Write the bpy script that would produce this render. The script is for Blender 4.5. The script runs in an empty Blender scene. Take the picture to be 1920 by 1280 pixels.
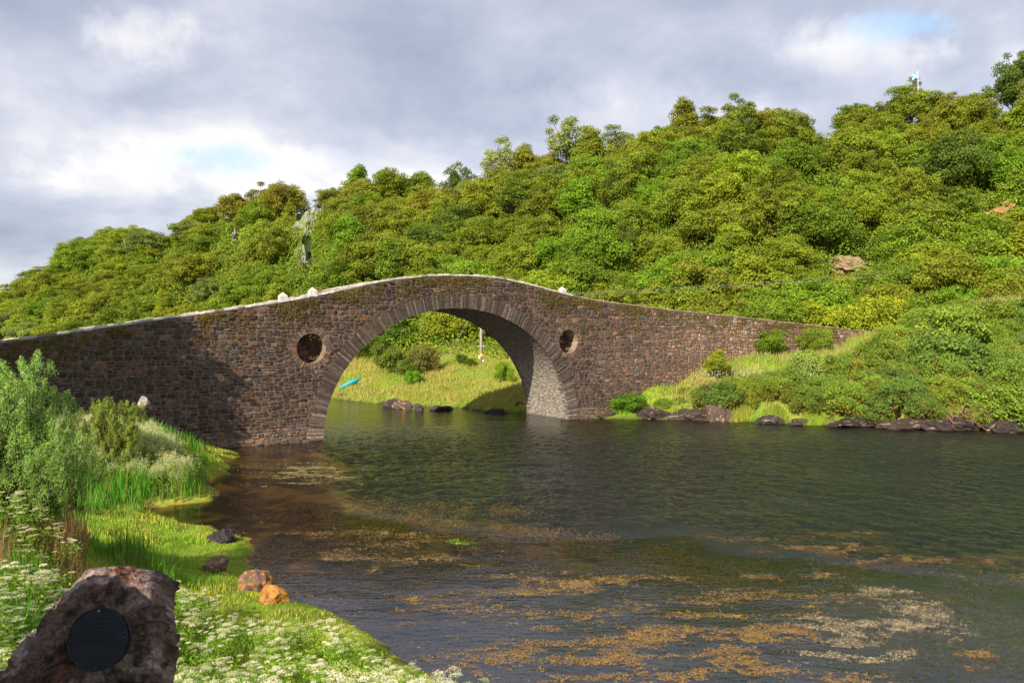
import bpy, bmesh, math, random
import numpy as np
from mathutils import Vector, Matrix
from mathutils.geometry import delaunay_2d_cdt

# ---------------------------------------------------------------- camera, light, exposure
scene = bpy.context.scene
C = scene.collection
CAMH, F = 7.0, 1400.0                 # eye height above the water, focal length in 1920-px units
HX, HY = 960.0, 630.0                 # principal column, horizon row of the photograph

cam_d = bpy.data.cameras.new('camera'); cam = bpy.data.objects.new('camera', cam_d); C.objects.link(cam)
cam.location = (0, 0, CAMH); cam.rotation_euler = (math.radians(90), 0, 0)
cam_d.sensor_width = 36; cam_d.lens = 36 * F / 1920; cam_d.shift_y = -(640 - HY) / 1920
cam_d.clip_start = 0.1; cam_d.clip_end = 5000
scene.camera = cam

SUN = Vector((-1.07, -1.96, 1.38)).normalized()
SUN_EL = math.asin(SUN.z); SUN_ROT = math.atan2(SUN.x, SUN.y)
SKY_STR, SUN_STR, EXPOSURE = 0.10, 5.0, 0.80
sl = bpy.data.lights.new('sun', 'SUN'); so = bpy.data.objects.new('sun', sl); C.objects.link(so)
sl.energy = SUN_STR; sl.angle = math.radians(0.5); sl.color = (1.0, 0.90, 0.74)
so.rotation_euler = SUN.to_track_quat('Z', 'Y').to_euler(); so.location = (0, 0, 60)

scene.view_settings.view_transform = 'Standard'; scene.view_settings.look = 'None'
scene.view_settings.exposure = EXPOSURE; scene.view_settings.gamma = 1.0
scene.view_settings.use_curve_mapping = False

def make_world():
    w = bpy.data.worlds.new('World'); scene.world = w; w.use_nodes = True
    nt = w.node_tree; N = nt.nodes; L = nt.links
    N.clear()
    out = N.new('ShaderNodeOutputWorld'); bg = N.new('ShaderNodeBackground'); L.new(bg.outputs[0], out.inputs[0])
    sky = N.new('ShaderNodeTexSky'); sky.sky_type = 'NISHITA'; sky.sun_disc = False
    sky.sun_elevation = SUN_EL; sky.sun_rotation = SUN_ROT; sky.air_density = 1.0; sky.dust_density = 1.0
    tc = N.new('ShaderNodeTexCoord')
    sep = N.new('ShaderNodeSeparateXYZ'); L.new(tc.outputs['Generated'], sep.inputs[0])
    def math_(op, a, b=None, c=None, clamp=False):
        n = N.new('ShaderNodeMath'); n.operation = op; n.use_clamp = clamp
        for i, v in enumerate((a, b, c)):
            if v is None: continue
            if isinstance(v, (int, float)): n.inputs[i].default_value = v
            else: L.new(v, n.inputs[i])
        return n.outputs[0]
    def rng(v, a, b, c=0.0, d=1.0, smooth=True):
        n = N.new('ShaderNodeMapRange'); n.interpolation_type = 'SMOOTHSTEP' if smooth else 'LINEAR'; L.new(v, n.inputs[0])
        for i, q in enumerate((a, b, c, d)): n.inputs[i + 1].default_value = q
        return n.outputs[0]
    x, y, z = sep.outputs
    zz = math_('ADD', math_('MAXIMUM', z, 0.0), 0.22)
    cb = N.new('ShaderNodeCombineXYZ')            # flat cloud layer overhead, seen in perspective
    L.new(math_('DIVIDE', x, zz), cb.inputs[0]); L.new(math_('DIVIDE', y, zz), cb.inputs[1]); cb.inputs[2].default_value = 3.7
    def noise(vec, scale, detail, rough, dist=0.0, lac=2.0, off=None):
        n = N.new('ShaderNodeTexNoise'); n.inputs['Scale'].default_value = scale; n.inputs['Detail'].default_value = detail
        n.inputs['Roughness'].default_value = rough; n.inputs['Distortion'].default_value = dist
        if off:
            m = N.new('ShaderNodeVectorMath'); m.operation = 'ADD'; L.new(vec, m.inputs[0]); m.inputs[1].default_value = off; vec = m.outputs[0]
        L.new(vec, n.inputs['Vector']); return n.outputs['Fac']
    n1 = noise(cb.outputs[0], 0.85, 6, 0.52, 0.25, off=(2.3, 0.7, 0))
    n2 = noise(cb.outputs[0], 2.1, 7, 0.58, 0.15, off=(7.1, 4.2, 0))
    n3 = noise(tc.outputs['Generated'], 9.0, 6, 0.55, 0.2)
    f = math_('ADD', math_('MULTIPLY', n1, 0.50), math_('ADD', math_('MULTIPLY', n2, 0.36), math_('MULTIPLY', n3, 0.14)))
    # large cloud forms at their own directions in the sky: (azimuth tan, elevation tan, radii, amount)
    az = math_('DIVIDE', x, math_('MAXIMUM', y, 0.05)); el = math_('DIVIDE', z, math_('MAXIMUM', y, 0.05))
    wob = math_('MULTIPLY', math_('SUBTRACT', noise(tc.outputs['Generated'], 7.0, 6, 0.62), 0.5), 0.9)
    def blob(px, py, rx, ry):
        a = math_('DIVIDE', math_('SUBTRACT', az, (px - HX) / F), rx / F)
        e = math_('DIVIDE', math_('SUBTRACT', el, (HY - py) / F), ry / F)
        d = math_('SQRT', math_('ADD', math_('MULTIPLY', a, a), math_('MULTIPLY', e, e)))
        d = math_('ADD', d, math_('MULTIPLY', wob, 4.2))
        m = rng(d, 1.25, 0.1)
        return math_('MULTIPLY', m, rng(y, 0.0, 0.1))
    for px, py, rx, ry, amt in ((250, 75, 170, 75, .16), (320, 265, 260, 70, .10), (450, 325, 330, 60, .08), (1440, 160, 330, 60, -.07), (1640, 120, 190, 90, .13),
                                (150, 190, 260, 60, -.04), (760, 200, 380, 90, -.045), (950, 300, 300, 60, -.03), (60, 400, 220, 110, -.04), (1250, 60, 300, 50, .03), (1860, 60, 120, 90, .05)):
        f = math_('ADD', f, math_('MULTIPLY', blob(px, py, rx, ry), amt))
    cr = N.new('ShaderNodeValToRGB'); L.new(f, cr.inputs[0]); e = cr.color_ramp.elements
    e[0].position = 0.36; e[0].color = (.30, .345, .46, 1)
    e[1].position = 0.66; e[1].color = (.86, .86, .88, 1)
    for p, c in ((.43, (.375, .42, .54, 1)), (.49, (.46, .50, .62, 1)), (.54, (.56, .59, .70, 1)), (.59, (.68, .70, .77, 1))):
        q = e.new(p); q.color = c
    # blue gaps
    gap = math_('MAXIMUM', math_('MULTIPLY', blob(395, 297, 110, 44), 1.0), blob(1712, 48, 125, 42))
    gap = math_('MAXIMUM', gap, math_('MULTIPLY', blob(655, 300, 60, 20), .35))
    gap = math_('MULTIPLY', rng(gap, .05, 1.3), .7)
    sk = N.new('ShaderNodeMixRGB'); sk.blend_type = 'MULTIPLY'; sk.inputs[0].default_value = 1
    L.new(sky.outputs[0], sk.inputs[1]); sk.inputs[2].default_value = (SKY_STR,) * 3 + (1,)
    blu = N.new('ShaderNodeMixRGB'); blu.inputs[0].default_value = .75; L.new(sk.outputs[0], blu.inputs[1]); blu.inputs[2].default_value = (.34, .55, .82, 1)
    cl = N.new('ShaderNodeMixRGB'); cl.blend_type = 'MULTIPLY'; cl.inputs[0].default_value = 1
    L.new(cr.outputs[0], cl.inputs[1]); k = 1.27 * 2 ** -EXPOSURE; cl.inputs[2].default_value = (k * 1.04, k, k * .955, 1)
    mx = N.new('ShaderNodeMixRGB'); L.new(gap, mx.inputs[0]); L.new(cl.outputs[0], mx.inputs[1]); L.new(blu.outputs[0], mx.inputs[2])
    # thin veil of clear sky light over all
    m2 = N.new('ShaderNodeMixRGB'); m2.inputs[0].default_value = .12; L.new(mx.outputs[0], m2.inputs[1]); L.new(sk.outputs[0], m2.inputs[2])
    L.new(m2.outputs[0], bg.inputs[0]); bg.inputs[1].default_value = 1.0
make_world()

# ---------------------------------------------------------------- helpers
R = np.random.default_rng(7)
def at(px, py, Y=None, z=None):
    """world point seen at photo pixel (1920 wide) at depth Y or on level z"""
    if Y is None: Y = F * (CAMH - z) / (py - HY)
    return np.array([(px - HX) / F * Y, Y, CAMH - (py - HY) / F * Y])
def sstep(a, b, x):
    t = np.clip((np.asarray(x, float) - a) / (b - a), 0, 1); return t * t * (3 - 2 * t)
def vnoise(x, y, seed=0):
    x = np.asarray(x, float); y = np.asarray(y, float)
    xi = np.floor(x).astype(np.int64); yi = np.floor(y).astype(np.int64); fx = x - xi; fy = y - yi
    def h(a, b):
        n = (a * 374761393 + b * 668265263 + seed * 1442695041) & 0xffffffff
        n = ((n ^ (n >> 13)) * 1274126177) & 0xffffffff
        return ((n ^ (n >> 16)) & 0xffff) / 65535.0
    u = fx * fx * (3 - 2 * fx); v = fy * fy * (3 - 2 * fy)
    return (h(xi, yi) * (1 - u) + h(xi + 1, yi) * u) * (1 - v) + (h(xi, yi + 1) * (1 - u) + h(xi + 1, yi + 1) * u) * v
def fbm(x, y, o=4, seed=0):
    s = 0; a = .5; t = 0
    for i in range(o): s = s + a * vnoise(x * 2 ** i + 17.3 * i, y * 2 ** i - 9.1 * i, seed + i); t += a; a *= .5
    return s / t

def mesh_obj(name, V, Fc, mat=None, col=None, smooth=False, parent=None, mi=None):
    """V (n,3); Fc list of (k,m) index arrays; col (n,3) optional true surface colour"""
    me = bpy.data.meshes.new(name)
    V = np.asarray(V, np.float32)
    if isinstance(Fc, np.ndarray): Fc = [Fc]
    Fc = [np.asarray(f, np.int32) for f in Fc if len(f)]
    me.vertices.add(len(V)); me.vertices.foreach_set('co', V.ravel())
    idx = np.concatenate([f.ravel() for f in Fc]); tot = np.concatenate([np.full(len(f), f.shape[1], np.int32) for f in Fc])
    st = np.concatenate([[0], np.cumsum(tot)[:-1]]).astype(np.int32)
    me.loops.add(len(idx)); me.loops.foreach_set('vertex_index', idx)
    me.polygons.add(len(tot)); me.polygons.foreach_set('loop_start', st); me.polygons.foreach_set('loop_total', tot)
    if mi is not None: me.polygons.foreach_set('material_index', np.asarray(mi, np.int32))
    me.polygons.foreach_set('use_smooth', np.full(len(tot), smooth))
    if col is not None:
        a = me.color_attributes.new('tint', 'FLOAT_COLOR', 'POINT')
        c = np.ones((len(V), 4), np.float32); c[:, :3] = col; a.data.foreach_set('color', c.ravel())
    me.update(); me.validate(clean_customdata=False)
    for m in (mat if isinstance(mat, (list, tuple)) else [mat]):
        if m: me.materials.append(m)
    o = bpy.data.objects.new(name, me); C.objects.link(o)
    if parent: o.parent = parent
    return o
def tag(o, label=None, cat=None, group=None, kind=None):
    if label: o['label'] = label
    if cat: o['category'] = cat
    if group: o['group'] = group
    if kind: o['kind'] = kind
    return o
def empty(name, loc, rz=0, sc=1.0):
    o = bpy.data.objects.new(name, None); C.objects.link(o); o.location = loc; o.rotation_euler = (0, 0, rz)
    o.scale = (sc,) * 3 if isinstance(sc, (int, float)) else sc; o.empty_display_size = .2
    return o
def copy_tree(o, parent=None):
    c = o.copy(); C.objects.link(c); c.parent = parent
    for ch in list(o.children): copy_tree(ch, c)
    return c
class MB:
    def __init__(s): s.V = []; s.F = {}; s.C = []; s.n = 0
    def add(s, V, F, col=None):
        V = np.asarray(V, float).reshape(-1, 3); 
        if isinstance(F, np.ndarray): F = [F]
        for f in F:
            f = np.asarray(f)
            if len(f): s.F.setdefault(f.shape[1], []).append(f + s.n)
        s.V.append(V); c = np.ones((len(V), 3)) if col is None else np.broadcast_to(np.asarray(col, float), (len(V), 3)); s.C.append(c); s.n += len(V)
    def build(s, name, mat, parent=None, smooth=False):
        return mesh_obj(name, np.vstack(s.V), [np.vstack(f) for f in s.F.values()], mat, np.vstack(s.C), smooth, parent)
def unit(v): return v / np.maximum(np.linalg.norm(v, axis=-1, keepdims=True), 1e-9)
def rdir(n, rng): return unit(rng.normal(size=(n, 3)))
def leaves(P, Nn, ln, wd, rng, droop=0.0, along=None):
    """diamond leaves: centre P, face normal Nn, length ln, width wd (arrays)"""
    n = len(P); Nn = unit(Nn)
    a = rdir(n, rng) if along is None else along
    T = unit(a - (a * Nn).sum(1, keepdims=True) * Nn); B = np.cross(Nn, T)
    ln = np.broadcast_to(ln, n)[:, None]; wd = np.broadcast_to(wd, n)[:, None]
    fold = Nn * wd * .25
    V = np.stack([P - T * ln * .5, P + B * wd * .5 + fold, P + T * ln * .5, P - B * wd * .5 + fold], 1).reshape(-1, 3)
    return V, np.arange(4 * n).reshape(n, 4)
def tube(mb, pts, rad, col=None, k=6):
    pts = np.asarray(pts, float); rad = np.broadcast_to(rad, len(pts)); n = len(pts)
    d = np.gradient(pts, axis=0); d = unit(d)
    up = np.array([0, 0, 1.0]) if abs(d[:, 2]).mean() < .8 else np.array([1.0, 0, 0])
    a = unit(np.cross(d, up)); b = np.cross(d, a)
    th = np.arange(k) * 2 * math.pi / k
    V = pts[:, None, :] + rad[:, None, None] * (np.cos(th)[None, :, None] * a[:, None, :] + np.sin(th)[None, :, None] * b[:, None, :])
    i = np.arange(n - 1)[:, None] * k; j = np.arange(k)[None, :]; j2 = (j + 1) % k
    Fq = np.stack([i + j, i + j2, i + k + j2, i + k + j], -1).reshape(-1, 4)
    mb.add(V.reshape(-1, 3), [Fq, np.arange(k)[None, ::-1], (np.arange(k) + (n - 1) * k)[None, :]], col)
def box(mb, c, s, col=None, M=None):
    c = np.array(c, float); h = np.array(s, float) / 2
    V = np.array([[x, y, z] for z in (-1, 1) for y in (-1, 1) for x in (-1, 1)]) * h
    if M is not None: V = V @ np.array(M).T
    mb.add(V + c, np.array([[0, 2, 3, 1], [4, 5, 7, 6], [0, 1, 5, 4], [2, 6, 7, 3], [0, 4, 6, 2], [1, 3, 7, 5]]), col)

# ---------------------------------------------------------------- materials
def material(name, use_attr=True, use_obj=False, rough=.8, spec=.2, base=(.5, .5, .5), noise_amt=0.0, noise_scale=5.0, bump=0.0, bump_scale=10.0, bump_dist=.02, transl=0.0, metal=0.0):
    m = bpy.data.materials.new(name); m.use_nodes = True; nt = m.node_tree; N = nt.nodes; L = nt.links
    b = N['Principled BSDF']; out = N['Material Output']
    b.inputs['Roughness'].default_value = rough; b.inputs['Specular IOR Level'].default_value = spec; b.inputs['Metallic'].default_value = metal
    def mul(a, c):
        n = N.new('ShaderNodeMixRGB'); n.blend_type = 'MULTIPLY'; n.inputs[0].default_value = 1; L.new(a, n.inputs[1]); L.new(c, n.inputs[2]); return n.outputs[0]
    rgb = N.new('ShaderNodeRGB'); rgb.outputs[0].default_value = (*base, 1); c = rgb.outputs[0]
    if use_attr:
        a = N.new('ShaderNodeAttribute'); a.attribute_name = 'tint'; c = mul(c, a.outputs['Color'])
    if use_obj:
        o = N.new('ShaderNodeObjectInfo'); c = mul(c, o.outputs['Color'])
    g = N.new('ShaderNodeNewGeometry')
    if noise_amt:
        n = N.new('ShaderNodeTexNoise'); n.inputs['Scale'].default_value = noise_scale; n.inputs['Detail'].default_value = 6; n.inputs['Roughness'].default_value = .65; L.new(g.outputs['Position'], n.inputs['Vector'])
        r = N.new('ShaderNodeMapRange'); L.new(n.outputs['Fac'], r.inputs[0]); r.inputs[1].default_value = .3; r.inputs[2].default_value = .7; r.inputs[3].default_value = 1 - noise_amt; r.inputs[4].default_value = 1 + noise_amt
        c = mul(c, r.outputs[0])
    L.new(c, b.inputs['Base Color'])
    if bump:
        n = N.new('ShaderNodeTexNoise'); n.inputs['Scale'].default_value = bump_scale; n.inputs['Detail'].default_value = 7; n.inputs['Roughness'].default_value = .7; L.new(g.outputs['Position'], n.inputs['Vector'])
        bp = N.new('ShaderNodeBump'); bp.inputs['Strength'].default_value = bump; bp.inputs['Distance'].default_value = bump_dist; L.new(n.outputs['Fac'], bp.inputs['Height']); L.new(bp.outputs[0], b.inputs['Normal'])
    if transl:
        t = N.new('ShaderNodeBsdfTranslucent'); L.new(c, t.inputs[0]); mx = N.new('ShaderNodeMixShader'); mx.inputs[0].default_value = transl
        L.new(b.outputs[0], mx.inputs[1]); L.new(t.outputs[0], mx.inputs[2]); L.new(mx.outputs[0], out.inputs[0])
    return m
M_LEAF = material('foliage', use_obj=True, rough=.55, spec=.18, base=(1, 1, 1), transl=.40)
M_GRASS = material('grass_blades', rough=.6, spec=.15, base=(1, 1, 1), transl=.3)
M_BARK = material('bark', use_obj=False, rough=.9, base=(1, 1, 1), noise_amt=.35, noise_scale=6, bump=.6, bump_scale=14)
M_STONE = material('bridge_stone', rough=.88, spec=.15, base=(1, 1, 1), noise_amt=.38, noise_scale=4.5, bump=.7, bump_scale=14, bump_dist=.035)
M_MONO = material('monument_stone', rough=.85, spec=.2, base=(1, 1, 1), noise_amt=.6, noise_scale=55, bump=1.0, bump_scale=70, bump_dist=.015)
M_ROCK = material('shore_rock', rough=.85, spec=.2, base=(1, 1, 1), noise_amt=.45, noise_scale=4, bump=.9, bump_scale=6, bump_dist=.08)
M_GROUND = material('ground', rough=.95, spec=.05, base=(1, 1, 1), noise_amt=.28, noise_scale=2.2, bump=.5, bump_scale=4, bump_dist=.08)
M_PETAL = material('petals', rough=.7, spec=.1, base=(1, 1, 1), transl=.4)
M_WEED = material('seaweed', rough=.6, spec=.25, base=(1, 1, 1), transl=.15)
M_WOOD = material('pole_wood', rough=.85, base=(1, 1, 1), noise_amt=.3, noise_scale=9)
M_PAINT = material('plain_paint', rough=.45, spec=.4, base=(1, 1, 1))
M_PLAQUE = material('plaque_metal', rough=.42, spec=.45, base=(1, 1, 1), noise_amt=.12, noise_scale=14, bump=.15, bump_scale=90, bump_dist=.002)

def water_material():
    m = bpy.data.materials.new('water'); m.use_nodes = True; nt = m.node_tree; N = nt.nodes; L = nt.links; N.clear()
    out = N.new('ShaderNodeOutputMaterial'); g = N.new('ShaderNodeNewGeometry')
    def mapping(sx, sy, rot=0):
        n = N.new('ShaderNodeMapping'); n.inputs['Scale'].default_value = (sx, sy, 1); n.inputs['Rotation'].default_value = (0, 0, rot); L.new(g.outputs['Position'], n.inputs[0]); return n.outputs[0]
    def noise(v, s, d=4, r=.55, dist=0):
        n = N.new('ShaderNodeTexNoise'); n.inputs['Scale'].default_value = s; n.inputs['Detail'].default_value = d; n.inputs['Roughness'].default_value = r; n.inputs['Distortion'].default_value = dist; L.new(v, n.inputs['Vector']); return n.outputs['Fac']
    def math_(op, a, b=None, clamp=False):
        n = N.new('ShaderNodeMath'); n.operation = op; n.use_clamp = clamp
        for i, v in enumerate((a, b)):
            if v is None: continue
            if isinstance(v, (int, float)): n.inputs[i].default_value = v
            else: L.new(v, n.inputs[i])
        return n.outputs[0]
    at_ = N.new('ShaderNodeAttribute'); at_.attribute_name = 'tint'
    sp = N.new('ShaderNodeSeparateColor'); L.new(at_.outputs['Color'], sp.inputs[0])
    rough = sp.outputs[0]                           # where the wind ruffles the water
    h1 = noise(mapping(3.6, 1.25, .10), 1.0, 6, .62, .2)
    h2 = noise(mapping(1.0, 2.4, -.15), 2.4, 4, .55, .3)
    h3 = noise(mapping(.6, 1.0, .1), .45, 2, .5, .5)
    hr = math_('MULTIPLY', math_('ADD', math_('MULTIPLY', h1, .24), math_('MULTIPLY', h2, .10)), rough)
    hh = math_('ADD', hr, math_('ADD', math_('MULTIPLY', h3, .05), math_('MULTIPLY', h2, .012)))
    bp = N.new('ShaderNodeBump'); bp.inputs['Strength'].default_value = 1.0; bp.inputs['Distance'].default_value = 1.0; L.new(hh, bp.inputs['Height'])
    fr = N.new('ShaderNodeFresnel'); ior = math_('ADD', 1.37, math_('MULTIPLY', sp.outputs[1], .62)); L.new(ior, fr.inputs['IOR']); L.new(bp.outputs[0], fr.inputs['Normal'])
    gl = N.new('ShaderNodeBsdfGlossy'); gl.inputs['Roughness'].default_value = .03; L.new(bp.outputs[0], gl.inputs['Normal']); gl.inputs['Color'].default_value = (1, 1, 1, 1)
    tr = N.new('ShaderNodeBsdfTransparent'); tr.inputs[0].default_value = (.88, .85, .70, 1)
    mx = N.new('ShaderNodeMixShader'); L.new(fr.outputs[0], mx.inputs[0]); L.new(tr.outputs[0], mx.inputs[1]); L.new(gl.outputs[0], mx.inputs[2])
    L.new(mx.outputs[0], out.inputs[0]); return m
M_WATER = water_material()

# ---------------------------------------------------------------- terrain
L1 = np.array([(14, -60), (9, -10), (6, 0), (4.2, 4.5), (2.3, 7.6), (.4, 10.8), (-1.4, 13.8), (-2.87, 16.75), (-4.05, 18.3), (-5.6, 19.6), (-6.85, 20.85), (-8.1, 22.6), (-8.5, 24.6), (-9.6, 26.3), (-11.4, 27.4), (-13.6, 28.2), (-16.3, 28.9),
      (-15.2, 29.9), (-12.6, 31.4), (-12.9, 33), (-14.1, 36), (-15.0, 39.2), (-15.6, 42), (-16.2, 44.6), (-18.6, 46.4), (-19.5, 49.5), (-25, 60), (-42, 76), (-75, 105), (-115, 150), (-170, 210), (-600, 260), (-900, 260), (-900, -60)], float)
L2 = np.array([(900, 10), (120, 36), (60, 48), (38.2, 55.7), (30.5, 57.6), (25, 59.4), (19.3, 61.3), (15.3, 63.0), (11, 63.3), (7.7, 63.6), (5.2, 63.6), (2.2, 67.5), (.97, 67.9), (-3.0, 70.6), (-5.7, 72.8), (-10.6, 74.6), (-14.6, 78.0), (-19.9, 83), (-35, 96), (-70, 130), (-130, 190),
      (-250, 300), (-900, 520), (-900, 1500), (1500, 1500), (1500, 10)], float)
def sdist(x, y, P):
    x = np.asarray(x, float); y = np.asarray(y, float); d2 = np.full(x.shape, 1e18); ins = np.zeros(x.shape, bool)
    for i in range(len(P)):
        ax, ay = P[i]; bx, by = P[(i + 1) % len(P)]
        ex, ey = bx - ax, by - ay; t = np.clip(((x - ax) * ex + (y - ay) * ey) / (ex * ex + ey * ey), 0, 1)
        d2 = np.minimum(d2, (x - ax - t * ex) ** 2 + (y - ay - t * ey) ** 2)
        if ey != 0:
            c = ((ay > y) != (by > y)) & (x < ax + (y - ay) / ey * ex); ins ^= c
    return np.where(ins, 1, -1) * np.sqrt(d2)
def shep(x, y, P, e=1.0, p=2.0):
    P = np.asarray(P, float); num = 0; den = 0
    for a, b, z in P:
        w = 1.0 / ((x - a) ** 2 + (y - b) ** 2 + e) ** p; num = num + w * z; den = den + w
    return num / den
T1 = [(-2.2, 3.8, 4.85), (0, 0, 5.5), (-4, 0, 5.5), (4, -4, 5.3), (-6, 4, 4.6), (-2, 5.4, 3.9), (0, 5.4, 3.6), (-2, 6.5, 3.1), (.5, 6.6, 3.9), (-.4, 7.1, 4.0), (-.9, 7.7, 3.4), (-4.5, 6.5, 3.3), (-1.5, 8.2, 2.1), (-.2, 8.6, 2.4), (-3, 9.5, 1.65), (-5, 9, 2.2), (-3, 12, .95), (-5, 12.5, 1.0), (-4, 15.5, .5), (-6, 16.5, .55),
      (-8, 8, 3.3), (-9, 12, 2.7), (-8, 15, 1.3), (-11.5, 17, 3.0), (-10, 19, 1.3), (-8, 19.5, .6), (-9.5, 22.5, .5), (-12.5, 22, 1.1), (-14, 25, .9), (-11, 25, .45), (-18, 22, 3.2), (-16, 27, .8), (-15, 31, .6), (-14, 34, .5), (-17, 34, 1.8), (-16.5, 38, .9),
      (-19, 39, 2.0), (-19, 43, .9), (-22, 42, 2.2), (-17.5, 44, .4), (-21, 32, 2.2), (-28, 30, 3.2), (-30, 42, 3.5), (-40, 20, 5), (-20, 8, 5), (-25, 50, 2.5), (-60, 60, 6), (-100, 100, 8), (-20, -20, 6), (0, -30, 6)]
T2 = [(9, 65.5, .8), (13, 68.5, 2.6), (11, 64.8, 1.1), (17, 66, 2.4), (20, 73, 4.1), (24, 76, 4.7), (24, 66, 3.0), (31, 74, 4.7), (43, 88, 7.2), (33, 82, 5.3), (30, 62, 2.3), (38, 62, 3.0), (38, 72, 6.3), (53, 78, 10.5), (50, 64, 5.5), (46, 58, 3.2), (70, 70, 12), (90, 60, 12),
      (-4, 95, 3.5), (-14, 90, 2.4), (-21, 100, 4.2), (-5, 110, 6.2), (10, 92, 4.2), (2, 78, 1.9), (-8, 80, 1.3), (-15, 83, 1.0), (-20, 87, .9), (9, 80, 2.8), (30, 100, 7.5), (60, 100, 13), (-35, 110, 3.5), (-60, 140, 4), (-120, 200, 5), (-300, 330, 8), (120, 90, 18), (15, 105, 6.5)]
TX = np.array([-3000, -1500, -600, 0, 100, 200, 345, 350, 450, 540, 600, 700, 800, 860, 1000, 1160, 1300, 1400, 1500, 1580, 1700, 1870, 1920, 2100, 2500, 4500], float)
SIL = np.array([560, 560, 560, 546, 482, 414, 440, 392, 356, 346, 346, 322, 350, 336, 282, 256, 216, 208, 204, 180, 170, 168, 124, 80, 60, 60], float)
FOOT = np.interp(TX, [-3000, -600, 0, 300, 600, 800, 1000, 1300, 1600, 1920, 2500, 4500], [330, 240, 190, 160, 128, 116, 113, 110, 112, 108, 100, 90])
RIDGE = np.interp(TX, [-3000, -600, 0, 300, 540, 700, 860, 1160, 1500, 1700, 1920, 2500, 4500], [430, 320, 262, 226, 188, 176, 170, 165, 158, 154, 148, 140, 130])
FZ = np.interp(TX, [-3000, 0, 600, 1000, 1600, 1920, 4500], [3, 4, 5, 6.5, 10, 14, 20])
RZ = CAMH + (HY - SIL) / F * RIDGE - 7.5
def terrain(x, y):
    x = np.asarray(x, float); y = np.asarray(y, float)
    d1 = sdist(x, y, L1); d2 = sdist(x, y, L2)
    wob = (fbm(x * .9, y * .9, 3, 5) - .5)
    d1 = d1 + wob * 1.5 * sstep(-3, .0, d1) + (fbm(x * 3.1, y * 3.1, 2, 6) - .5) * .5 * sstep(-1, 0, d1) * sstep(2, 0, d1); d2 = d2 + wob * 1.4
    z1 = shep(x, y, T1) * (1 - np.exp(-np.maximum(d1, 0) / 1.6)) + .06 * sstep(0, .4, d1) + sstep(.5, 4, d1) * (fbm(x * 1.3, y * 1.3, 3, 9) - .5) * .35
    z2 = shep(x, y, T2, 4.0) * (1 - np.exp(-np.maximum(d2, 0) / 2.2)) + .06 * sstep(0, .4, d2) + sstep(.5, 6, d2) * (fbm(x * .4, y * .4, 4, 19) - .5) * 1.3
    px = HX + F * x / np.maximum(y, 20)
    f = np.interp(px, TX, FOOT); r = np.interp(px, TX, RIDGE); fz = np.interp(px, TX, FZ); rz = np.interp(px, TX, RZ)
    w = (y - f) / (r - f); ww = np.clip(w, -.3, 1)
    zh = fz + (rz - fz) * np.where(ww > 0, ww * (1.22 - .22 * ww), ww * .9) + np.clip(w - 1, 0, 3) * 1.0 + (fbm(x * .05, y * .05, 4, 33) - .5) * 5 * sstep(0, .3, w) * (1 - .7 * sstep(.8, 1, w))
    zh = np.where(y > 60, zh, -99)
    z2 = np.where(d2 > 0, np.maximum(z2, np.where(d2 > 4, zh, -99)), z2)
    dm = np.maximum(d1, d2)
    bed = -(.08 + .05 * np.abs(dm)) - 1.9 * np.maximum(sstep(8, 19, -dm) * sstep(19, 31, y - .12 * x), sstep(4.5, 9, -dm) * sstep(30, 38, y)) + (fbm(x * .7, y * .7, 4, 3) - .5) * .35 * sstep(.3, 2, -dm)
    bed = np.minimum(bed, -.03)
    return np.where(d1 > 0, z1, np.where(d2 > 0, z2, bed))
class Grid:
    def __init__(s, x0, x1, y0, y1, h):
        s.x0, s.y0, s.h = x0, y0, h; xs = np.arange(x0, x1 + h, h); ys = np.arange(y0, y1 + h, h); X, Y = np.meshgrid(xs, ys); s.n = X.shape
        s.z = terrain(X, Y); s.d1 = sdist(X, Y, L1); s.d2 = sdist(X, Y, L2)
    def has(s, x, y): return s.x0 <= x < s.x0 + (s.n[1] - 2) * s.h and s.y0 <= y < s.y0 + (s.n[0] - 2) * s.h
    def get(s, A, x, y):
        u = (x - s.x0) / s.h; v = (y - s.y0) / s.h; i = int(u); j = int(v); u -= i; v -= j
        return float((A[j, i] * (1 - u) + A[j, i + 1] * u) * (1 - v) + (A[j + 1, i] * (1 - u) + A[j + 1, i + 1] * u) * v)
GN = Grid(-40, 20, -6, 56, .25); GF = Grid(-330, 260, 50, 340, 1.0)
def terr(x, y):
    for g in (GN, GF):
        if g.has(x, y): return g.get(g.z, x, y)
    return float(terrain(np.array([x]), np.array([y]))[0])
def shore1(x, y): return GN.get(GN.d1, x, y) if GN.has(x, y) else float(sdist(np.array([x]), np.array([y]), L1)[0])
def shore2(x, y): return GF.get(GF.d2, x, y) if GF.has(x, y) else float(sdist(np.array([x]), np.array([y]), L2)[0])

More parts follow.
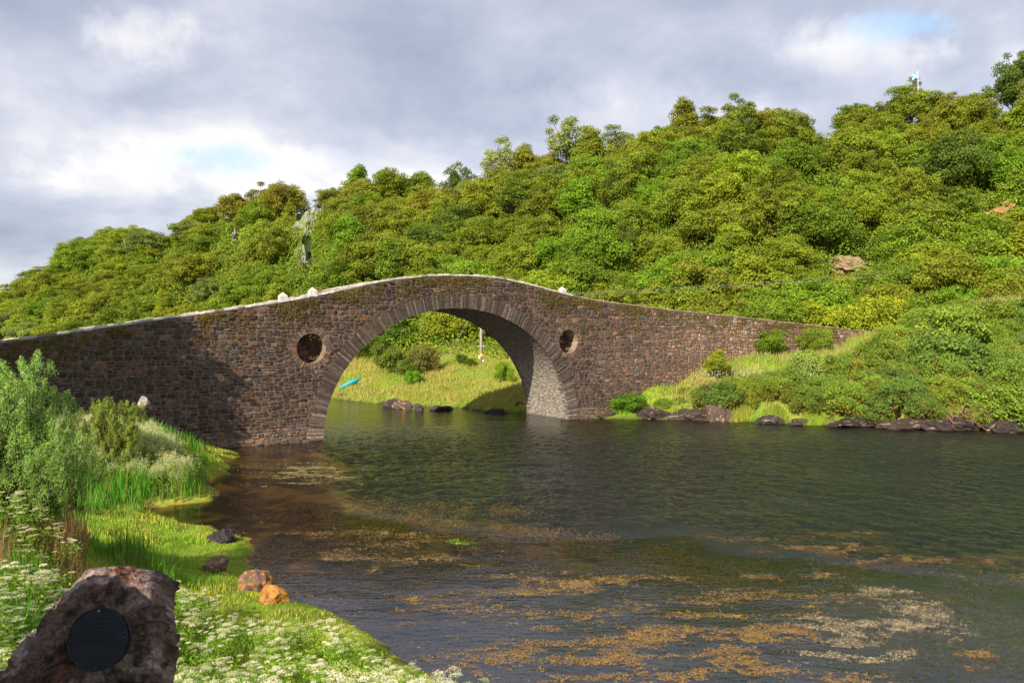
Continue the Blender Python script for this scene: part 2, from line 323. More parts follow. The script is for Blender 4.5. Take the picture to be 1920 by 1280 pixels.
def axis(parts):
    out = []
    for a, b, s in parts: out.append(np.arange(a, b, s))
    out.append([parts[-1][1]]); return np.concatenate(out)
def mixc(a, b, t): return np.asarray(a) * (1 - t[:, None]) + np.asarray(b) * t[:, None]
def build_ground():
    xs = axis([(-900, -300, 40), (-300, -100, 5), (-100, -26, 1.6), (-26, 6, .26), (6, 60, .8), (60, 200, 4), (200, 900, 50)])
    ys = axis([(-60, 0, 4), (0, 50, .26), (50, 100, .6), (100, 300, 2.5), (300, 1500, 60)])
    X, Y = np.meshgrid(xs, ys); x = X.ravel(); y = Y.ravel(); z = terrain(x, y)
    d = np.maximum(sdist(x, y, L1), sdist(x, y, L2)); n = fbm(x * .35, y * .35, 4, 50); n2 = fbm(x * 1.7, y * 1.7, 3, 51)
    c = mixc((.14, .23, .02), (.24, .28, .035), sstep(.35, .65, n))                       # lawn greens
    c = mixc(c, np.array((.24, .19, .06)), sstep(.5, .66, n) * (y > 66) * (z < 4.5) * .85)    # dry grass of the far bank
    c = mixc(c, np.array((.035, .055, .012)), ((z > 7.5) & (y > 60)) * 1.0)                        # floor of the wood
    c = mixc(c, np.array((.11, .10, .035)), sstep(.55, .0, z) * (z > 0) * sstep(.45, .6, n2) * .7)
    c = mixc(c, np.array((.085, .06, .03)), sstep(.16, .05, z) * (z > 0) * (.35 + .65 * sstep(.4, .55, n2)))
    weed = mixc((.40, .22, .05), (.07, .05, .015), sstep(.40, .58, n2 * .6 + n * .4))                    # weed-covered shallows
    weed = mixc(weed, np.array((.030, .055, .018)), (sdist(x, y, L1) < sdist(x, y, L2)) * .9); weed = mixc(weed, np.array((.012, .024, .020)), sstep(.7, 1.6, -z))
    c = np.where((z < .03)[:, None], weed, c)
    ny, nx = X.shape; i = np.arange(ny - 1)[:, None] * nx + np.arange(nx - 1)[None, :]
    Fq = np.stack([i, i + 1, i + nx + 1, i + nx], -1).reshape(-1, 4)
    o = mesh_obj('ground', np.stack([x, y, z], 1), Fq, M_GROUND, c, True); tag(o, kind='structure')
def build_water():
    xs = axis([(-900, -100, 60), (-100, -18, 3), (-18, 48, .15), (48, 120, 3), (120, 900, 60)]); ys = axis([(-60, 10, 5), (10, 32, .13), (32, 62, .2), (62, 84, .3), (84, 120, 2), (120, 1500, 70)])
    X, Y = np.meshgrid(xs, ys); x = X.ravel(); y = Y.ravel()
    # breeze line and calm patches, laid out on the water itself
    py = HY + F * CAMH / np.maximum(y, 1); px = HX + F * x / np.maximum(y, 1)
    edge = np.interp(px, [-2000, 500, 640, 800, 1000, 1300, 1600, 1920, 4000], [700, 760, 945, 985, 1010, 1000, 1040, 1100, 1100])
    r = sstep(25, -30, py - edge + (fbm(x * .25, y * .25, 3, 71) - .5) * 50)
    r = r * (1 - .75 * sstep(835, 790, py) * (px < 1050)) * (1 - .9 * sstep(620, 540, px))
    r = np.clip(r * (.45 + 1.1 * fbm(x * .12, y * .3, 3, 72)), .03, 1)
    r = np.where(y > 62, r * .6, r)
    sw = np.exp(-(((px - 1780) / 200) ** 2 + ((py - 1190) / 90) ** 2)) * .9; r = np.maximum(r, sw * .5)
    g = sstep(1020, 1180, py) * sstep(420, 640, px) + .25 * sstep(860, 790, py)  # reflectivity painted by region, strongest near, to brighten the mirrored sky
    w = r * ((fbm(x * 1.7 + y * .25, y * 1.5, 3, 201) - .5) * .125 + (fbm(x * .55 - y * .2, y * .8, 2, 205) - .5) * .07) + (fbm(x * .35, y * .5, 2, 207) - .5) * .012
    w = w * sstep(.0, 1.5, -np.maximum(sdist(x, y, L1), sdist(x, y, L2)))
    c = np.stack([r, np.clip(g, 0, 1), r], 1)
    ny, nx = X.shape; i = np.arange(ny - 1)[:, None] * nx + np.arange(nx - 1)[None, :]
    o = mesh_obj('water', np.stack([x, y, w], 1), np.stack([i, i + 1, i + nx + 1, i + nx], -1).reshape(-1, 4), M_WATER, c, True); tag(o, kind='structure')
build_ground(); build_water()

# ---------------------------------------------------------------- bridge
O2 = np.array([-12.7, 50.3]); U2 = np.array([.821, .571]); NB = np.array([-.571, .821])
AC, AA, AB, WID = 10.6, 10.6, 9.1, 5.87
def W(s, p, z):
    s, p, z = np.broadcast_arrays(np.asarray(s, float), p, z); return np.stack([O2[0] + s * U2[0] + p * NB[0], O2[1] + s * U2[1] + p * NB[1], z], -1)
def px2s(px):
    t = (px - HX) / F; return (t * O2[1] - O2[0]) / (U2[0] - t * U2[1])
_tp = [(-60, 648), (0, 641), (150, 619), (300, 597), (500, 569), (590, 554), (700, 529), (760, 520), (810, 515.5), (870, 515), (930, 519), (1000, 534), (1060, 551), (1130, 565), (1250, 580), (1400, 596), (1550, 613), (1640, 623)]
TS = np.array([px2s(a) for a, b in _tp]); TZ = np.array([CAMH - (b - HY) / F * (O2[1] + px2s(a) * U2[1]) for a, b in _tp])
TS = np.append(TS, 100); TZ = np.append(TZ, TZ[-1])
_ss = np.linspace(-24, 75, 1000); _zz = np.interp(_ss, TS, TZ); _k = np.hanning(41); _k /= _k.sum(); _zz = np.convolve(np.pad(_zz, 20, 'edge'), _k, 'valid')
def top(s): return np.interp(s, _ss, _zz)
HOLES = [(-.85, 6.18, 1.0), (21.2, 6.55, 1.0)]
S0, S1, RING = -24.0, 74.0, 1.06
def ell(s, g=0.0):
    q = 1 - ((s - AC) / (AA + g)) ** 2; return np.where(q > 0, (AB + g) * np.sqrt(np.maximum(q, 0)), -9)
def stone_col(n, rng, z=None, s=None):
    base = np.array([(.105, .066, .046), (.135, .085, .06), (.085, .058, .045), (.17, .10, .065), (.15, .115, .09), (.19, .095, .055), (.075, .06, .052)])
    c = base[rng.choice(7, n, p=[.26, .22, .18, .10, .11, .06, .07])] * rng.uniform(.72, 1.35, (n, 1))
    return c
def add_stones(mb, a0, a1, b0, b1, h, mapf, rng, col, gap=.018, clampf=None, dep=.06):
    """irregular rounded stones in a 2-d layout (a,b) -> mapf(a,b,out)"""
    n = len(a0); ca = (a0 + a1) / 2; cb = (b0 + b1) / 2; ha = (a1 - a0) / 2 - gap; hb = (b1 - b0) / 2 - gap
    th = np.array([[-1, -.55], [-.6, -1], [.05, -1], [.62, -1], [1, -.5], [1, .05], [1, .6], [.55, 1], [-.05, 1], [-.58, 1], [-1, .55], [-1, 0]])
    K = len(th); J = rng.uniform(.78, 1.03, (n, K, 2))
    A = ca[:, None] + ha[:, None] * th[None, :, 0] * J[..., 0]; B = cb[:, None] + hb[:, None] * th[None, :, 1] * J[..., 1]
    if clampf is not None: A, B = clampf(A, B)
    inA = ca[:, None] + (A - ca[:, None]) * .80; inB = cb[:, None] + (B - cb[:, None]) * .78
    if clampf is not None: inA, inB = clampf(inA, inB)
    tilt = rng.normal(0, .012, (n, 2)); hh = h[:, None] + rng.normal(0, .006, (n, K))
    V0 = mapf(A, B, np.full_like(A, -dep)); V1 = mapf(A, B, hh * .45); V2 = mapf(inA, inB, hh + tilt[:, :1] * th[None, :, 0] + tilt[:, 1:] * th[None, :, 1])
    cc = mapf(inA.mean(1), inB.mean(1), h * 1.12)
    V = np.concatenate([V0, V1, V2, cc[:, None, :]], 1).reshape(-1, 3)
    o = np.arange(n)[:, None] * (3 * K + 1); j = np.arange(K); j2 = (j + 1) % K
    q = [np.stack([o + k * K + j, o + k * K + j2, o + (k + 1) * K + j2, o + (k + 1) * K + j], -1).reshape(-1, 4) for k in (0, 1)]
    t = np.stack([o + 2 * K + j, o + 2 * K + j2, np.broadcast_to(o + 3 * K, (n, K))], -1).reshape(-1, 3)
    mb.add(V, [np.vstack(q), t], np.repeat(col, 3 * K + 1, 0))
def layout(a_lo, a_hi, b_lo, b_hi, hmin, hmax, wmin, wmax, rng, split=.25):
    out = []; b = b_lo
    while b < b_hi:
        h = rng.uniform(hmin, hmax); a = a_lo - rng.uniform(0, wmax)
        while a < a_hi:
            w = rng.uniform(wmin, wmax) * (h / hmax) ** .35
            if rng.random() < split and h > hmin * 1.25:
                m = rng.uniform(.4, .6) * h; out.append((a, a + w, b, b + m)); k = rng.uniform(.35, .65) * w
                if rng.random() < .5: out.append((a, a + w, b + m, b + h))
                else: out.append((a, a + k, b + m, b + h)); out.append((a + k, a + w, b + m, b + h))
            else: out.append((a, a + w, b, b + h))
            a += w
        b += h
    return np.array(out)
def bridge():
    rng = np.random.default_rng(11)
    br = empty('stone_bridge', (O2[0], O2[1], 0)); tag(br, 'humpbacked brown rubble stone bridge with one tall arch over the channel', 'bridge')
    off = np.array([O2[0], O2[1], 0])
    class LMB(MB):
        def add(s, V, F, col=None): super().add(np.asarray(V).reshape(-1, 3) - off, F, col)
    # ---- wall: mortar core, rubble stones of the front face
    mb = LMB()
    outer = [(s, float(top(s)) - .05) for s in np.arange(S1, S0 - .1, -1.0)] + [(S0, -2.0)] + [(-.02, -2.0)]
    outer += [(AC - AA * math.cos(t), AB * math.sin(t)) for t in np.linspace(0, math.pi, 70)] + [(2 * AA, -2.0), (S1, -2.0)]
    pts = [Vector(p) for p in outer]; edges = [(i, (i + 1) % len(outer)) for i in range(len(outer))]
    for hs, hz, hr in HOLES:
        b = len(pts); pts += [Vector((hs + (hr + .04) * math.cos(t), hz + (hr + .04) * math.sin(t))) for t in np.linspace(0, 2 * math.pi, 33)[:-1]]; edges += [(b + i, b + (i + 1) % 32) for i in range(32)]
    xs = np.arange(S0 + .7, S1, 1.4); 
    vs, es, fs, *_ = delaunay_2d_cdt(pts, edges, [], 1, 1e-5)
    vs = np.array([(v.x, v.y) for v in vs]); tri = []
    for f in fs:
        c = vs[list(f)].mean(0)
        if ell(c[0]) > c[1] and abs(c[0] - AC) < AA: continue
        if any((c[0] - a) ** 2 + (c[1] - b) ** 2 < r * r for a, b, r in HOLES): continue
        if len(f) == 3: tri.append(f)
    mort = (.125, .105, .09)
    mb.add(W(vs[:, 0], 0.0, vs[:, 1]), np.array(tri), mort)
    mb.add(W(vs[:, 0], WID, vs[:, 1]), np.array([t[::-1] for t in tri]), mort)
    ss = np.arange(S0, S1, 1.0); tz = top(ss) - .05
    for p0, p1 in ((0.0, .45), (WID - .45, WID)):                   # parapet tops, inner faces, roadway
        for k in range(len(ss) - 1):
            mb.add(W([ss[k], ss[k + 1], ss[k + 1], ss[k]], [p0, p0, p1, p1], [tz[k], tz[k + 1], tz[k + 1], tz[k]]), np.array([[0, 1, 2, 3]]), mort)
            q = .45 if p0 == 0 else WID - .45
            mb.add(W([ss[k], ss[k + 1], ss[k + 1], ss[k]], q, [tz[k] - 1.1, tz[k + 1] - 1.1, tz[k + 1], tz[k]]), np.array([[0, 1, 2, 3]]), mort)
    for se in (S0, S1): mb.add(W([se] * 4, [0, WID, WID, 0], [-2, -2, float(top(se)) - .05, float(top(se)) - .05]), np.array([[0, 1, 2, 3]]), mort)
    lay = layout(S0, S1 - .6, -.6, 12.2, .17, .44, .22, .78, rng, .45)
    a0, a1, b0, b1 = lay.T
    wv = lambda a, b: (fbm(a * .35, b * .3, 2, 88) - .5) * .5                       # courses wander
    ca, cb = (a0 + a1) / 2, (b0 + b1) / 2; zb = cb + wv(ca, cb)
    gnd = terrain(*(W(ca, -.3, 0)[:, :2].T))
    ok = (zb < top(ca) - .16) & (zb > gnd - .4)
    # stay behind the arch ring, out of the round recesses
    def ringd(s, z):
        r = np.hypot((s - AC) / AA, z / AB); return (r - 1) * (AA * AB) / np.hypot(AB * (s - AC) / AA / np.maximum(r, .01), AA * z / AB / np.maximum(r, .01))
    hw = np.maximum(a1 - a0, b1 - b0) / 2
    ok &= (ringd(ca, np.maximum(zb, 0.0)) > .42 + hw * .9)
    for hs, hz, hr in HOLES: ok &= (np.hypot(ca - hs, zb - hz) > hr + .12 + hw * .75)
    a0, a1, b0, b1, ca, zb = a0[ok], a1[ok], b0[ok], b1[ok], ca[ok], zb[ok]
    # the parapet band is built of smaller, rougher stones
    par = zb > top(ca) - 1.35
    n = len(a0); h = rng.uniform(.012, .062, n) + par * rng.uniform(-.005, .03, n)
    col = stone_col(n, rng)
    nz = fbm(ca * .3, zb * .5, 3, 61)
    stn = fbm(ca * .9, zb * .16, 3, 64); col = col * (.50 + .62 * nz + .50 * stn)[:, None]; lich = (rng.random(n) < .07 * sstep(3, .5, top(ca) - zb)); col = np.where(lich[:, None], col * .5 + np.array((.13, .12, .095)), col)
    pale = (zb < .95) | ((rng.random(n) < .06))
    col = np.where(pale[:, None], col * 1.35 + np.array((.035, .03, .02)), col)
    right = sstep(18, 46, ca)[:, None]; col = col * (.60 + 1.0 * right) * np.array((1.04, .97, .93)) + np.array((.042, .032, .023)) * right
    def clampf(A, B):
        Bz = np.minimum(B, top(A) - .07 - wv(A, B)); return A, Bz
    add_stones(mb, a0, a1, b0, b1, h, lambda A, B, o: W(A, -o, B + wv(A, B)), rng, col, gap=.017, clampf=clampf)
    # pale lime mortar smears and lichen standing slightly proud
    n = 2600; a = rng.uniform(S0, 70, n); b = rng.uniform(0, 12, n); k = (b < top(a) - .25) & (ringd(a, np.maximum(b, 0)) > 1.2) & (fbm(a * .25, b * .35, 3, 66) > .52)
    for hs, hz, hr in HOLES: k &= (np.hypot(a - hs, b - hz) > hr + .5)
    a, b = a[k], b[k]; m = len(a); P = W(a, -.045, b); Nn = np.tile([NB[0] * -1, NB[1] * -1, 0], (m, 1)) + rng.normal(0, .15, (m, 3))
    V, Fq = leaves(P, Nn, rng.uniform(.05, .20, m), rng.uniform(.02, .05, m), rng, along=np.tile([U2[0], U2[1], 0], (m, 1)) + rng.normal(0, .4, (m, 3)))
    mb.add(V, Fq, np.repeat(rng.uniform(.6, 1.2, (m, 1)) * np.array((.24, .215, .19)), 4, 0))
    mb.build('wall', M_STONE, br)
    # ---- arch ring: thin slates on edge
    tt = np.linspace(0, math.pi, 4000); sx = AC - AA * np.cos(tt); sz = AB * np.sin(tt); arc = np.concatenate([[0], np.cumsum(np.hypot(np.diff(sx), np.diff(sz)))])
    for side in (0, 1):
        pos = 0; mb = LMB()
        while pos < arc[-1] - .02:
            w = rng.uniform(.08, .17); e = min(pos + w, arc[-1]); ta, tb = np.interp([pos + .008, e - .008], arc, tt); pos = e
            Ln = RING + rng.uniform(-.12, .12); r0 = rng.uniform(-.02, .02)
            def pt(t, g):
                nx, nz_ = -math.cos(t) / AA, math.sin(t) / AB; l = math.hypot(nx, nz_); return AC - AA * math.cos(t) + g * nx / l, AB * math.sin(t) + g * nz_ / l
            q = [pt(ta, r0), pt(ta, Ln * .5), pt(ta, Ln), pt(tb, Ln + rng.uniform(-.04, .04)), pt(tb, Ln * .5), pt(tb, r0)]
            pr = rng.uniform(.045, .10); fz = -pr if side == 0 else WID + pr; bz = .3 if side == 0 else WID - .3
            mid = rng.uniform(-.015, .015)
            fr = [W(a, fz + (mid if i in (1, 4) else 0), b) for i, (a, b) in enumerate(q)]; bk = [W(a, bz, b) for a, b in q]
            V = np.array(fr + bk); k = 6
            Fq = [np.array([[0, 1, 4, 5], [1, 2, 3, 4]]), np.array([[i, i + 6, (i + 1) % 6 + 6, (i + 1) % 6] for i in range(6)])]
            c = np.array([(.12, .088, .07), (.15, .115, .092), (.10, .072, .058), (.19, .155, .125), (.085, .068, .06)][rng.integers(5)]) * rng.uniform(.75, 1.25)
            zz = AB * math.sin((ta + tb) / 2)
            c = c * (.74 + .45 * sstep(4, .5, zz))
            mb.add(V, Fq, c)
        mb.build('arch_ring', M_STONE, br)
    # ---- barrel of the arch: rough slate courses under the arch
    mb = LMB(); t = np.linspace(0, math.pi, 61); sx2 = AC - AA * np.cos(t); sz2 = AB * np.sin(t); sx2 = np.concatenate([[0], sx2, [2 * AA]]); sz2 = np.concatenate([[-2], sz2, [-2]])
    for k in range(len(sx2) - 1): mb.add(W([sx2[k], sx2[k + 1], sx2[k + 1], sx2[k]], [.02, .02, WID - .02, WID - .02], [sz2[k], sz2[k + 1], sz2[k + 1], sz2[k]]) + np.array([0, 0, .0]), np.array([[0, 1, 2, 3]]), (.10, .09, .08))
    lay = layout(0.05, WID - .4, 0, arc[-1] + 0, .06, .13, .35, 1.0, rng, .0); a0, a1, b0, b1 = lay.T
    k = (b1 < arc[-1]) & (a0 > 0.0) & (a1 < WID); a0, a1, b0, b1 = a0[k], a1[k], b0[k], b1[k]; n = len(a0)
    def mapb(A, B, o):
        tq = np.interp(B, arc, tt); nx = -np.cos(tq) / AA; nz_ = np.sin(tq) / AB; l = np.hypot(nx, nz_)
        return W(AC - AA * np.cos(tq) - o * nx / l, A, AB * np.sin(tq) - o * nz_ / l)
    bz = AB * np.sin(np.interp((b0 + b1) / 2, arc, tt)); c = stone_col(n, rng) * .6 + .05
    foot_pale = (sstep(6.5, 3, bz) * .85 + .1)[:, None] * rng.uniform(.72, 1.08, (n, 1))                # paler towards the foot of the barrel
    c = c * (1 - foot_pale) + foot_pale * np.array((.30, .265, .215))
    add_stones(mb, a0, a1, b0, b1, rng.uniform(.005, .022, n), mapb, rng, c, gap=.005)
    mb.build('arch_barrel', M_STONE, br)
    # ---- coping of pale lichened slabs
    for side in (0, 1):
        mb = LMB(); s = S0
        while s < S1 - 1:
            w = rng.uniform(.35, .95); s1 = s + w - .015; z0, z1 = float(top(s)) - .075, float(top(s1)) - .075; th = rng.uniform(.10, .17)
            o = rng.uniform(.03, .08); pa, pb = (-o, .48) if side == 0 else (WID - .48, WID + o); dz = rng.uniform(-.012, .015)
            b_ = .025
            V = np.concatenate([W([s, s1, s1, s], [pa, pa, pb, pb], np.array([z0, z1, z1, z0]) + dz), W([s, s1, s1, s], [pa, pa, pb, pb], np.array([z0, z1, z1, z0]) + dz + th - b_),
                                W([s + b_, s1 - b_, s1 - b_, s + b_], [pa + b_, pa + b_, pb - b_, pb - b_], np.array([z0, z1, z1, z0]) + dz + th)])
            Fq = np.array([[i + k, (i + 1) % 4 + k, (i + 1) % 4 + 4 + k, i + 4 + k] for k in (0, 4) for i in range(4)] + [[8, 9, 10, 11], [3, 2, 1, 0]])
            pl = np.array((.50, .46, .40)) if s < 21 else np.array((.28, .20, .14))
            if rng.random() < .18: pl = np.array((.25, .19, .14))
            mb.add(V, Fq, pl * rng.uniform(.75, 1.15)); s += w
        mb.build('coping', M_STONE, br)
    # ---- pointed cap stones on the parapet
    for px in (532, 588, 1057):
        s = px2s(px); mb = LMB(); z = float(top(s)) + .03; r = .24; zt = z + .30
        V = np.concatenate([W([s - r, s + r, s + r, s - r], [-.06, -.06, .42, .42], z - .1), W([s - r, s + r, s + r, s - r], [-.06, -.06, .42, .42], zt), W([s - .02], [.18], [zt + .24])])
        mb.add(V, [np.array([[0, 1, 5, 4], [1, 2, 6, 5], [2, 3, 7, 6], [3, 0, 4, 7]]), np.array([[4, 5, 8], [5, 6, 8], [6, 7, 8], [7, 4, 8]])], (.56, .52, .46))
        o = mb.build('cap_stone', M_STONE, br)
    # ---- blind round recesses
    for hs, hz, hr in HOLES:
        mb = LMB(); k = 28
        th = np.linspace(0, 2 * math.pi, k + 1); dp = 1.25
        for i in range(k):
            a, b = th[i], th[i + 1]
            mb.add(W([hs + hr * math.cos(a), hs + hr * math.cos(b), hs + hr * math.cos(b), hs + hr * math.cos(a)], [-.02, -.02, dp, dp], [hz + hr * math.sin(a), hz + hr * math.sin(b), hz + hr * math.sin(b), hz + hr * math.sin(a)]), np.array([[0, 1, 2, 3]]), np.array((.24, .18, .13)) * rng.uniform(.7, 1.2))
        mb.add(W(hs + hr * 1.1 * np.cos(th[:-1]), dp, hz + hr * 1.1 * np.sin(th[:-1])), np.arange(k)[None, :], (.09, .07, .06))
        lay = layout(hs - 1, hs + 1, hz - 1, hz + 1, .18, .32, .2, .45, rng); c_ = np.hypot((lay[:, 0] + lay[:, 1]) / 2 - hs, (lay[:, 2] + lay[:, 3]) / 2 - hz) < hr * .97; lay = lay[c_]
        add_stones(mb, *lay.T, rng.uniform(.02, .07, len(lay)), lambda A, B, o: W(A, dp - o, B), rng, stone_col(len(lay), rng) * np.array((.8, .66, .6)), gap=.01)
        i = 0; a = 0
        while a < 2 * math.pi - .03:                                 # ring of small slates
            w = rng.uniform(.07, .14); b = min(a + w, 2 * math.pi); Ln = rng.uniform(.34, .5); e = .012
            pr = rng.uniform(.03, .07)
            A = [a + e, b - e, b - e, a + e]; G = [hr, hr, hr + Ln, hr + Ln]
            fr = [W(hs + g * math.cos(q), -pr, hz + g * math.sin(q)) for q, g in zip(A, G)]; bk = [W(hs + g * math.cos(q), .2, hz + g * math.sin(q)) for q, g in zip(A, G)]
            mb.add(np.array(fr + bk), np.array([[3, 2, 1, 0]] + [[i, (i + 1) % 4, (i + 1) % 4 + 4, i + 4] for i in range(4)]), stone_col(1, rng)[0] * 1.15 + .015); a = b
        # dry grass rooted in the sill
        m = 30; P = W(hs + rng.uniform(.0, .65, m), rng.uniform(.1, .6, m), hz - .62 + rng.uniform(-.1, .1, m)); V, Fq = leaves(P, rdir(m, rng), rng.uniform(.1, .3, m), .03, rng, along=np.tile([0, 0, 1.], (m, 1)) + rng.normal(0, .5, (m, 3)))
        mb.add(V, Fq, (.30, .26, .07))
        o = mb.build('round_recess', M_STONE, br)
    # roadway and fill between parapets
    mb = LMB()
    for k in range(len(ss) - 1):
        mb.add(W([ss[k], ss[k + 1], ss[k + 1], ss[k]], [.45, .45, WID - .45, WID - .45], np.array([tz[k], tz[k + 1], tz[k + 1], tz[k]]) - 1.08), np.array([[0, 1, 2, 3]]), (.08, .08, .08))
    mb.build('roadway', M_GROUND, br)
    # ---- tufts of ochre fern and moss rooted in the joints
    n = 6500; a = rng.uniform(S0, 62, n); d = rng.exponential(.8, n); b = top(a) - .15 - d; k = (b > .5) & (ringd(a, np.maximum(b, .1)) > .25) & (d < 4) & (fbm(a * .8, b * .8, 3, 90) > .44)
    a, b = a[k], b[k]; mb = MB()
    m = len(a); e = 7; A = np.repeat(a, e) + rng.normal(0, .05, m * e); B = np.repeat(b, e) + rng.normal(0, .05, m * e)
    P = W(A, -rng.uniform(.04, .12, m * e), B); V, Fq = leaves(P, rdir(m * e, rng) + np.array([-NB[0], -NB[1], .3]) * 1.0, rng.uniform(.05, .12, m * e), .045, rng)
    pal = np.array([(.22, .17, .03), (.17, .17, .03), (.25, .14, .03), (.12, .13, .03)]); mb.add(V, Fq, np.repeat(np.repeat(pal[rng.integers(0, 4, m)], e, 0), 4, 0))
    tag(mb.build('wall_moss', M_GRASS), 'ochre and yellow moss tufts in the joints of the stone parapet', 'moss', kind='stuff')
bridge()

# ---------------------------------------------------------------- trees
def crown_mesh(seed, rad=(3.6, 3.6, 3.4), cz=4.6, lobes=34, per=190, leaf=(.20, .34), lob=(.15, .31), open_=0.0, shape='round', tintv=.25, low=-.55):
    rng = np.random.default_rng(seed); V = []; Cc = []; rad = np.array(rad)
    g = (1 + 5 ** .5) / 2; i = np.arange(lobes) + .5
    zc = 1 - 2 * i / lobes; zc = np.clip(zc * .5 * (1 - low) + .5 * (1 + low), -1, 1); ph = 2 * math.pi * i / g + rng.normal(0, .35, lobes)
    rr = np.sqrt(np.maximum(0, 1 - zc ** 2)); D = np.stack([rr * np.cos(ph), rr * np.sin(ph), zc], 1)
    lump = rdir(5, rng); bul = 1 + .22 * np.clip((D @ lump.T).max(1) * 2 - 1.1, -1, 1)
    rf = rng.uniform(.48, 1.0, lobes) * bul
    if shape == 'cone': D[:, :2] *= (1.05 - .5 * (zc + 1) / 2)[:, None]
    cen = D * rf[:, None] * rad + np.array([0, 0, cz])
    lr = rng.uniform(*lob, lobes) * rad.mean()
    P = []; Nn = []; T = []
    for c, r in zip(cen, lr):
        m = int(per * 1.7 * (r / (rad.mean() * .34)) ** 2); d = rdir(m, rng); d[:, 2] = np.abs(d[:, 2]) * np.where(rng.random(m) < .78, 1, -1); d = unit(d)
        q = c + d * r * np.array([1, 1, .8]) * (rng.uniform(.5, 1.2, (m, 1)) + rng.normal(0, .07, (m, 1)))
        P.append(q); Nn.append(d + rng.normal(0, .55, (m, 3)) + np.array([0, 0, .35])); T.append(np.full(m, rng.uniform(1 - tintv, 1 + tintv)))
    # inner leaves
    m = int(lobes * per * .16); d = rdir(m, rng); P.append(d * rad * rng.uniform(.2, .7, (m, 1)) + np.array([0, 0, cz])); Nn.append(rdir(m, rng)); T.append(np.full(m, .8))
    P = np.vstack(P); Nn = np.vstack(Nn); T = np.concatenate(T)
    if open_:
        k = rng.random(len(P)) > open_; P, Nn, T = P[k], Nn[k], T[k]
    n = len(P); V, Fq = leaves(P, Nn, rng.uniform(*leaf, n), rng.uniform(leaf[0] * .7, leaf[1] * .75, n), rng)
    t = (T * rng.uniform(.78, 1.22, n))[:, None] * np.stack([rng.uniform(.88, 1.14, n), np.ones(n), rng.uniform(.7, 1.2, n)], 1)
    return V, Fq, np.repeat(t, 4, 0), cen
def trunk_mb(cen, cz, r0, col, seed, lean=(0, 0), bend=.25):
    rng = np.random.default_rng(seed); mb = MB(); topz = cz + .6
    n = 7; t = np.linspace(0, 1, n); w = np.cumsum(rng.normal(0, bend * .3, (n, 2)), 0) * .6; w[0] = 0
    pts = np.column_stack([w[:, 0] + lean[0] * t, w[:, 1] + lean[1] * t, -1.0 + (topz + 1.0) * t]); tube(mb, pts, r0 * (1 - .72 * t), col, 7)
    for c in cen[rng.permutation(len(cen))[:min(20, len(cen))]]:
        c = c + unit(c - np.array([0, 0, cz])) * .35
        k = rng.integers(2, n - 1); a = pts[k]; mid = (a + c) / 2 + rng.normal(0, .25, 3) + np.array([0, 0, .2]); q = np.array([a, (a + mid) / 2 + rng.normal(0, .08, 3), mid, (mid + c) / 2 + rng.normal(0, .1, 3), c]); tube(mb, q, np.linspace(r0 * .42, .03, 5), col, 5)
    return mb
PROTO = {}
def make_tree(kind, seed, name='broadleaf_tree', bark=(.24, .21, .165), r0=.2, lean=(0, 0), **kw):
    V, Fq, c, cen = crown_mesh(seed, **kw)
    t = empty(name, (0, 0, 0)); cr = mesh_obj('crown', V, Fq, M_LEAF, c, False, t)
    tr = trunk_mb(cen, kw.get('cz', 4.6), r0, bark, seed + 1, lean).build('trunk', M_BARK, t, True)
    PROTO.setdefault(kind, []).append(t); t['used'] = 0
    return t
for i in range(7): make_tree('oak', 100 + i, rad=(3.7 + .35 * (i % 3), 3.7, 3.2 + .35 * (i % 2)), cz=3.7, lobes=74 + 3 * i, per=190)
for i in range(3): make_tree('dense', 200 + i, rad=(3.6, 3.6, 3.9), cz=4.1, lobes=80, per=200, lob=(.13, .25))
for i in range(3): make_tree('upright', 300 + i, rad=(2.6, 2.6, 4.2), cz=4.8, lobes=32, per=190, shape='cone', lob=(.26, .38), bark=(.22, .2, .16))
for i in range(3): make_tree('airy', 400 + i, name='birch_tree', rad=(3.1, 3.1, 3.9), cz=5.4, lobes=26, per=240, lob=(.2, .32), open_=.12, leaf=(.2, .34), bark=(.26, .23, .18), r0=.13)
for i in range(3): make_tree('bush', 500 + i, name='shrub', rad=(2.4, 2.4, 1.7), cz=1.2, lobes=26, per=170, leaf=(.14, .24), lob=(.26, .4), r0=.09, low=-.35)
OBJS = []
def place(kind, x, y, sc, color, dz=0.0, var=None, rz=None, rng=R):
    pr = PROTO[kind]; v = pr[int(rng.integers(len(pr))) if var is None else var]
    if v['used'] == 0: o = v; v['used'] = 1
    else: o = copy_tree(v)
    z = terr(x, y)
    o.location = (x, y, z - .25 + dz - (.9 if kind in ('oak', 'dense') else .4)); o.rotation_euler = (0, 0, rng.uniform(0, 6.28) if rz is None else rz)
    o.scale = (sc,) * 3 if np.isscalar(sc) else sc
    for ch in o.children: ch.color = (*color, 1)
    return o
OLIVE = (.25, .28, .024); GREEN = (.195, .285, .024); DARK = (.12, .185, .026); BRIGHT = (.205, .35, .024); YEL = (.31, .36, .024); PALE = (.33, .38, .12); BROWN = (.285, .27, .032); GREY = (.25, .29, .085)
CNAME = {OLIVE: 'olive', GREEN: 'green', DARK: 'dark green', BRIGHT: 'bright green', YEL: 'yellow green', PALE: 'pale green', BROWN: 'brownish', GREY: 'grey green'}
WOOD = []   # (obj, px, py, colour key, kind)
def proj(p): return HX + F * p[0] / p[1], HY - F * (p[2] - CAMH) / p[1]
def hillpt(px, w):
    f = np.interp(px, TX, FOOT); r = np.interp(px, TX, RIDGE); y = f + (r - f) * w; return (px - HX) / F * y, y
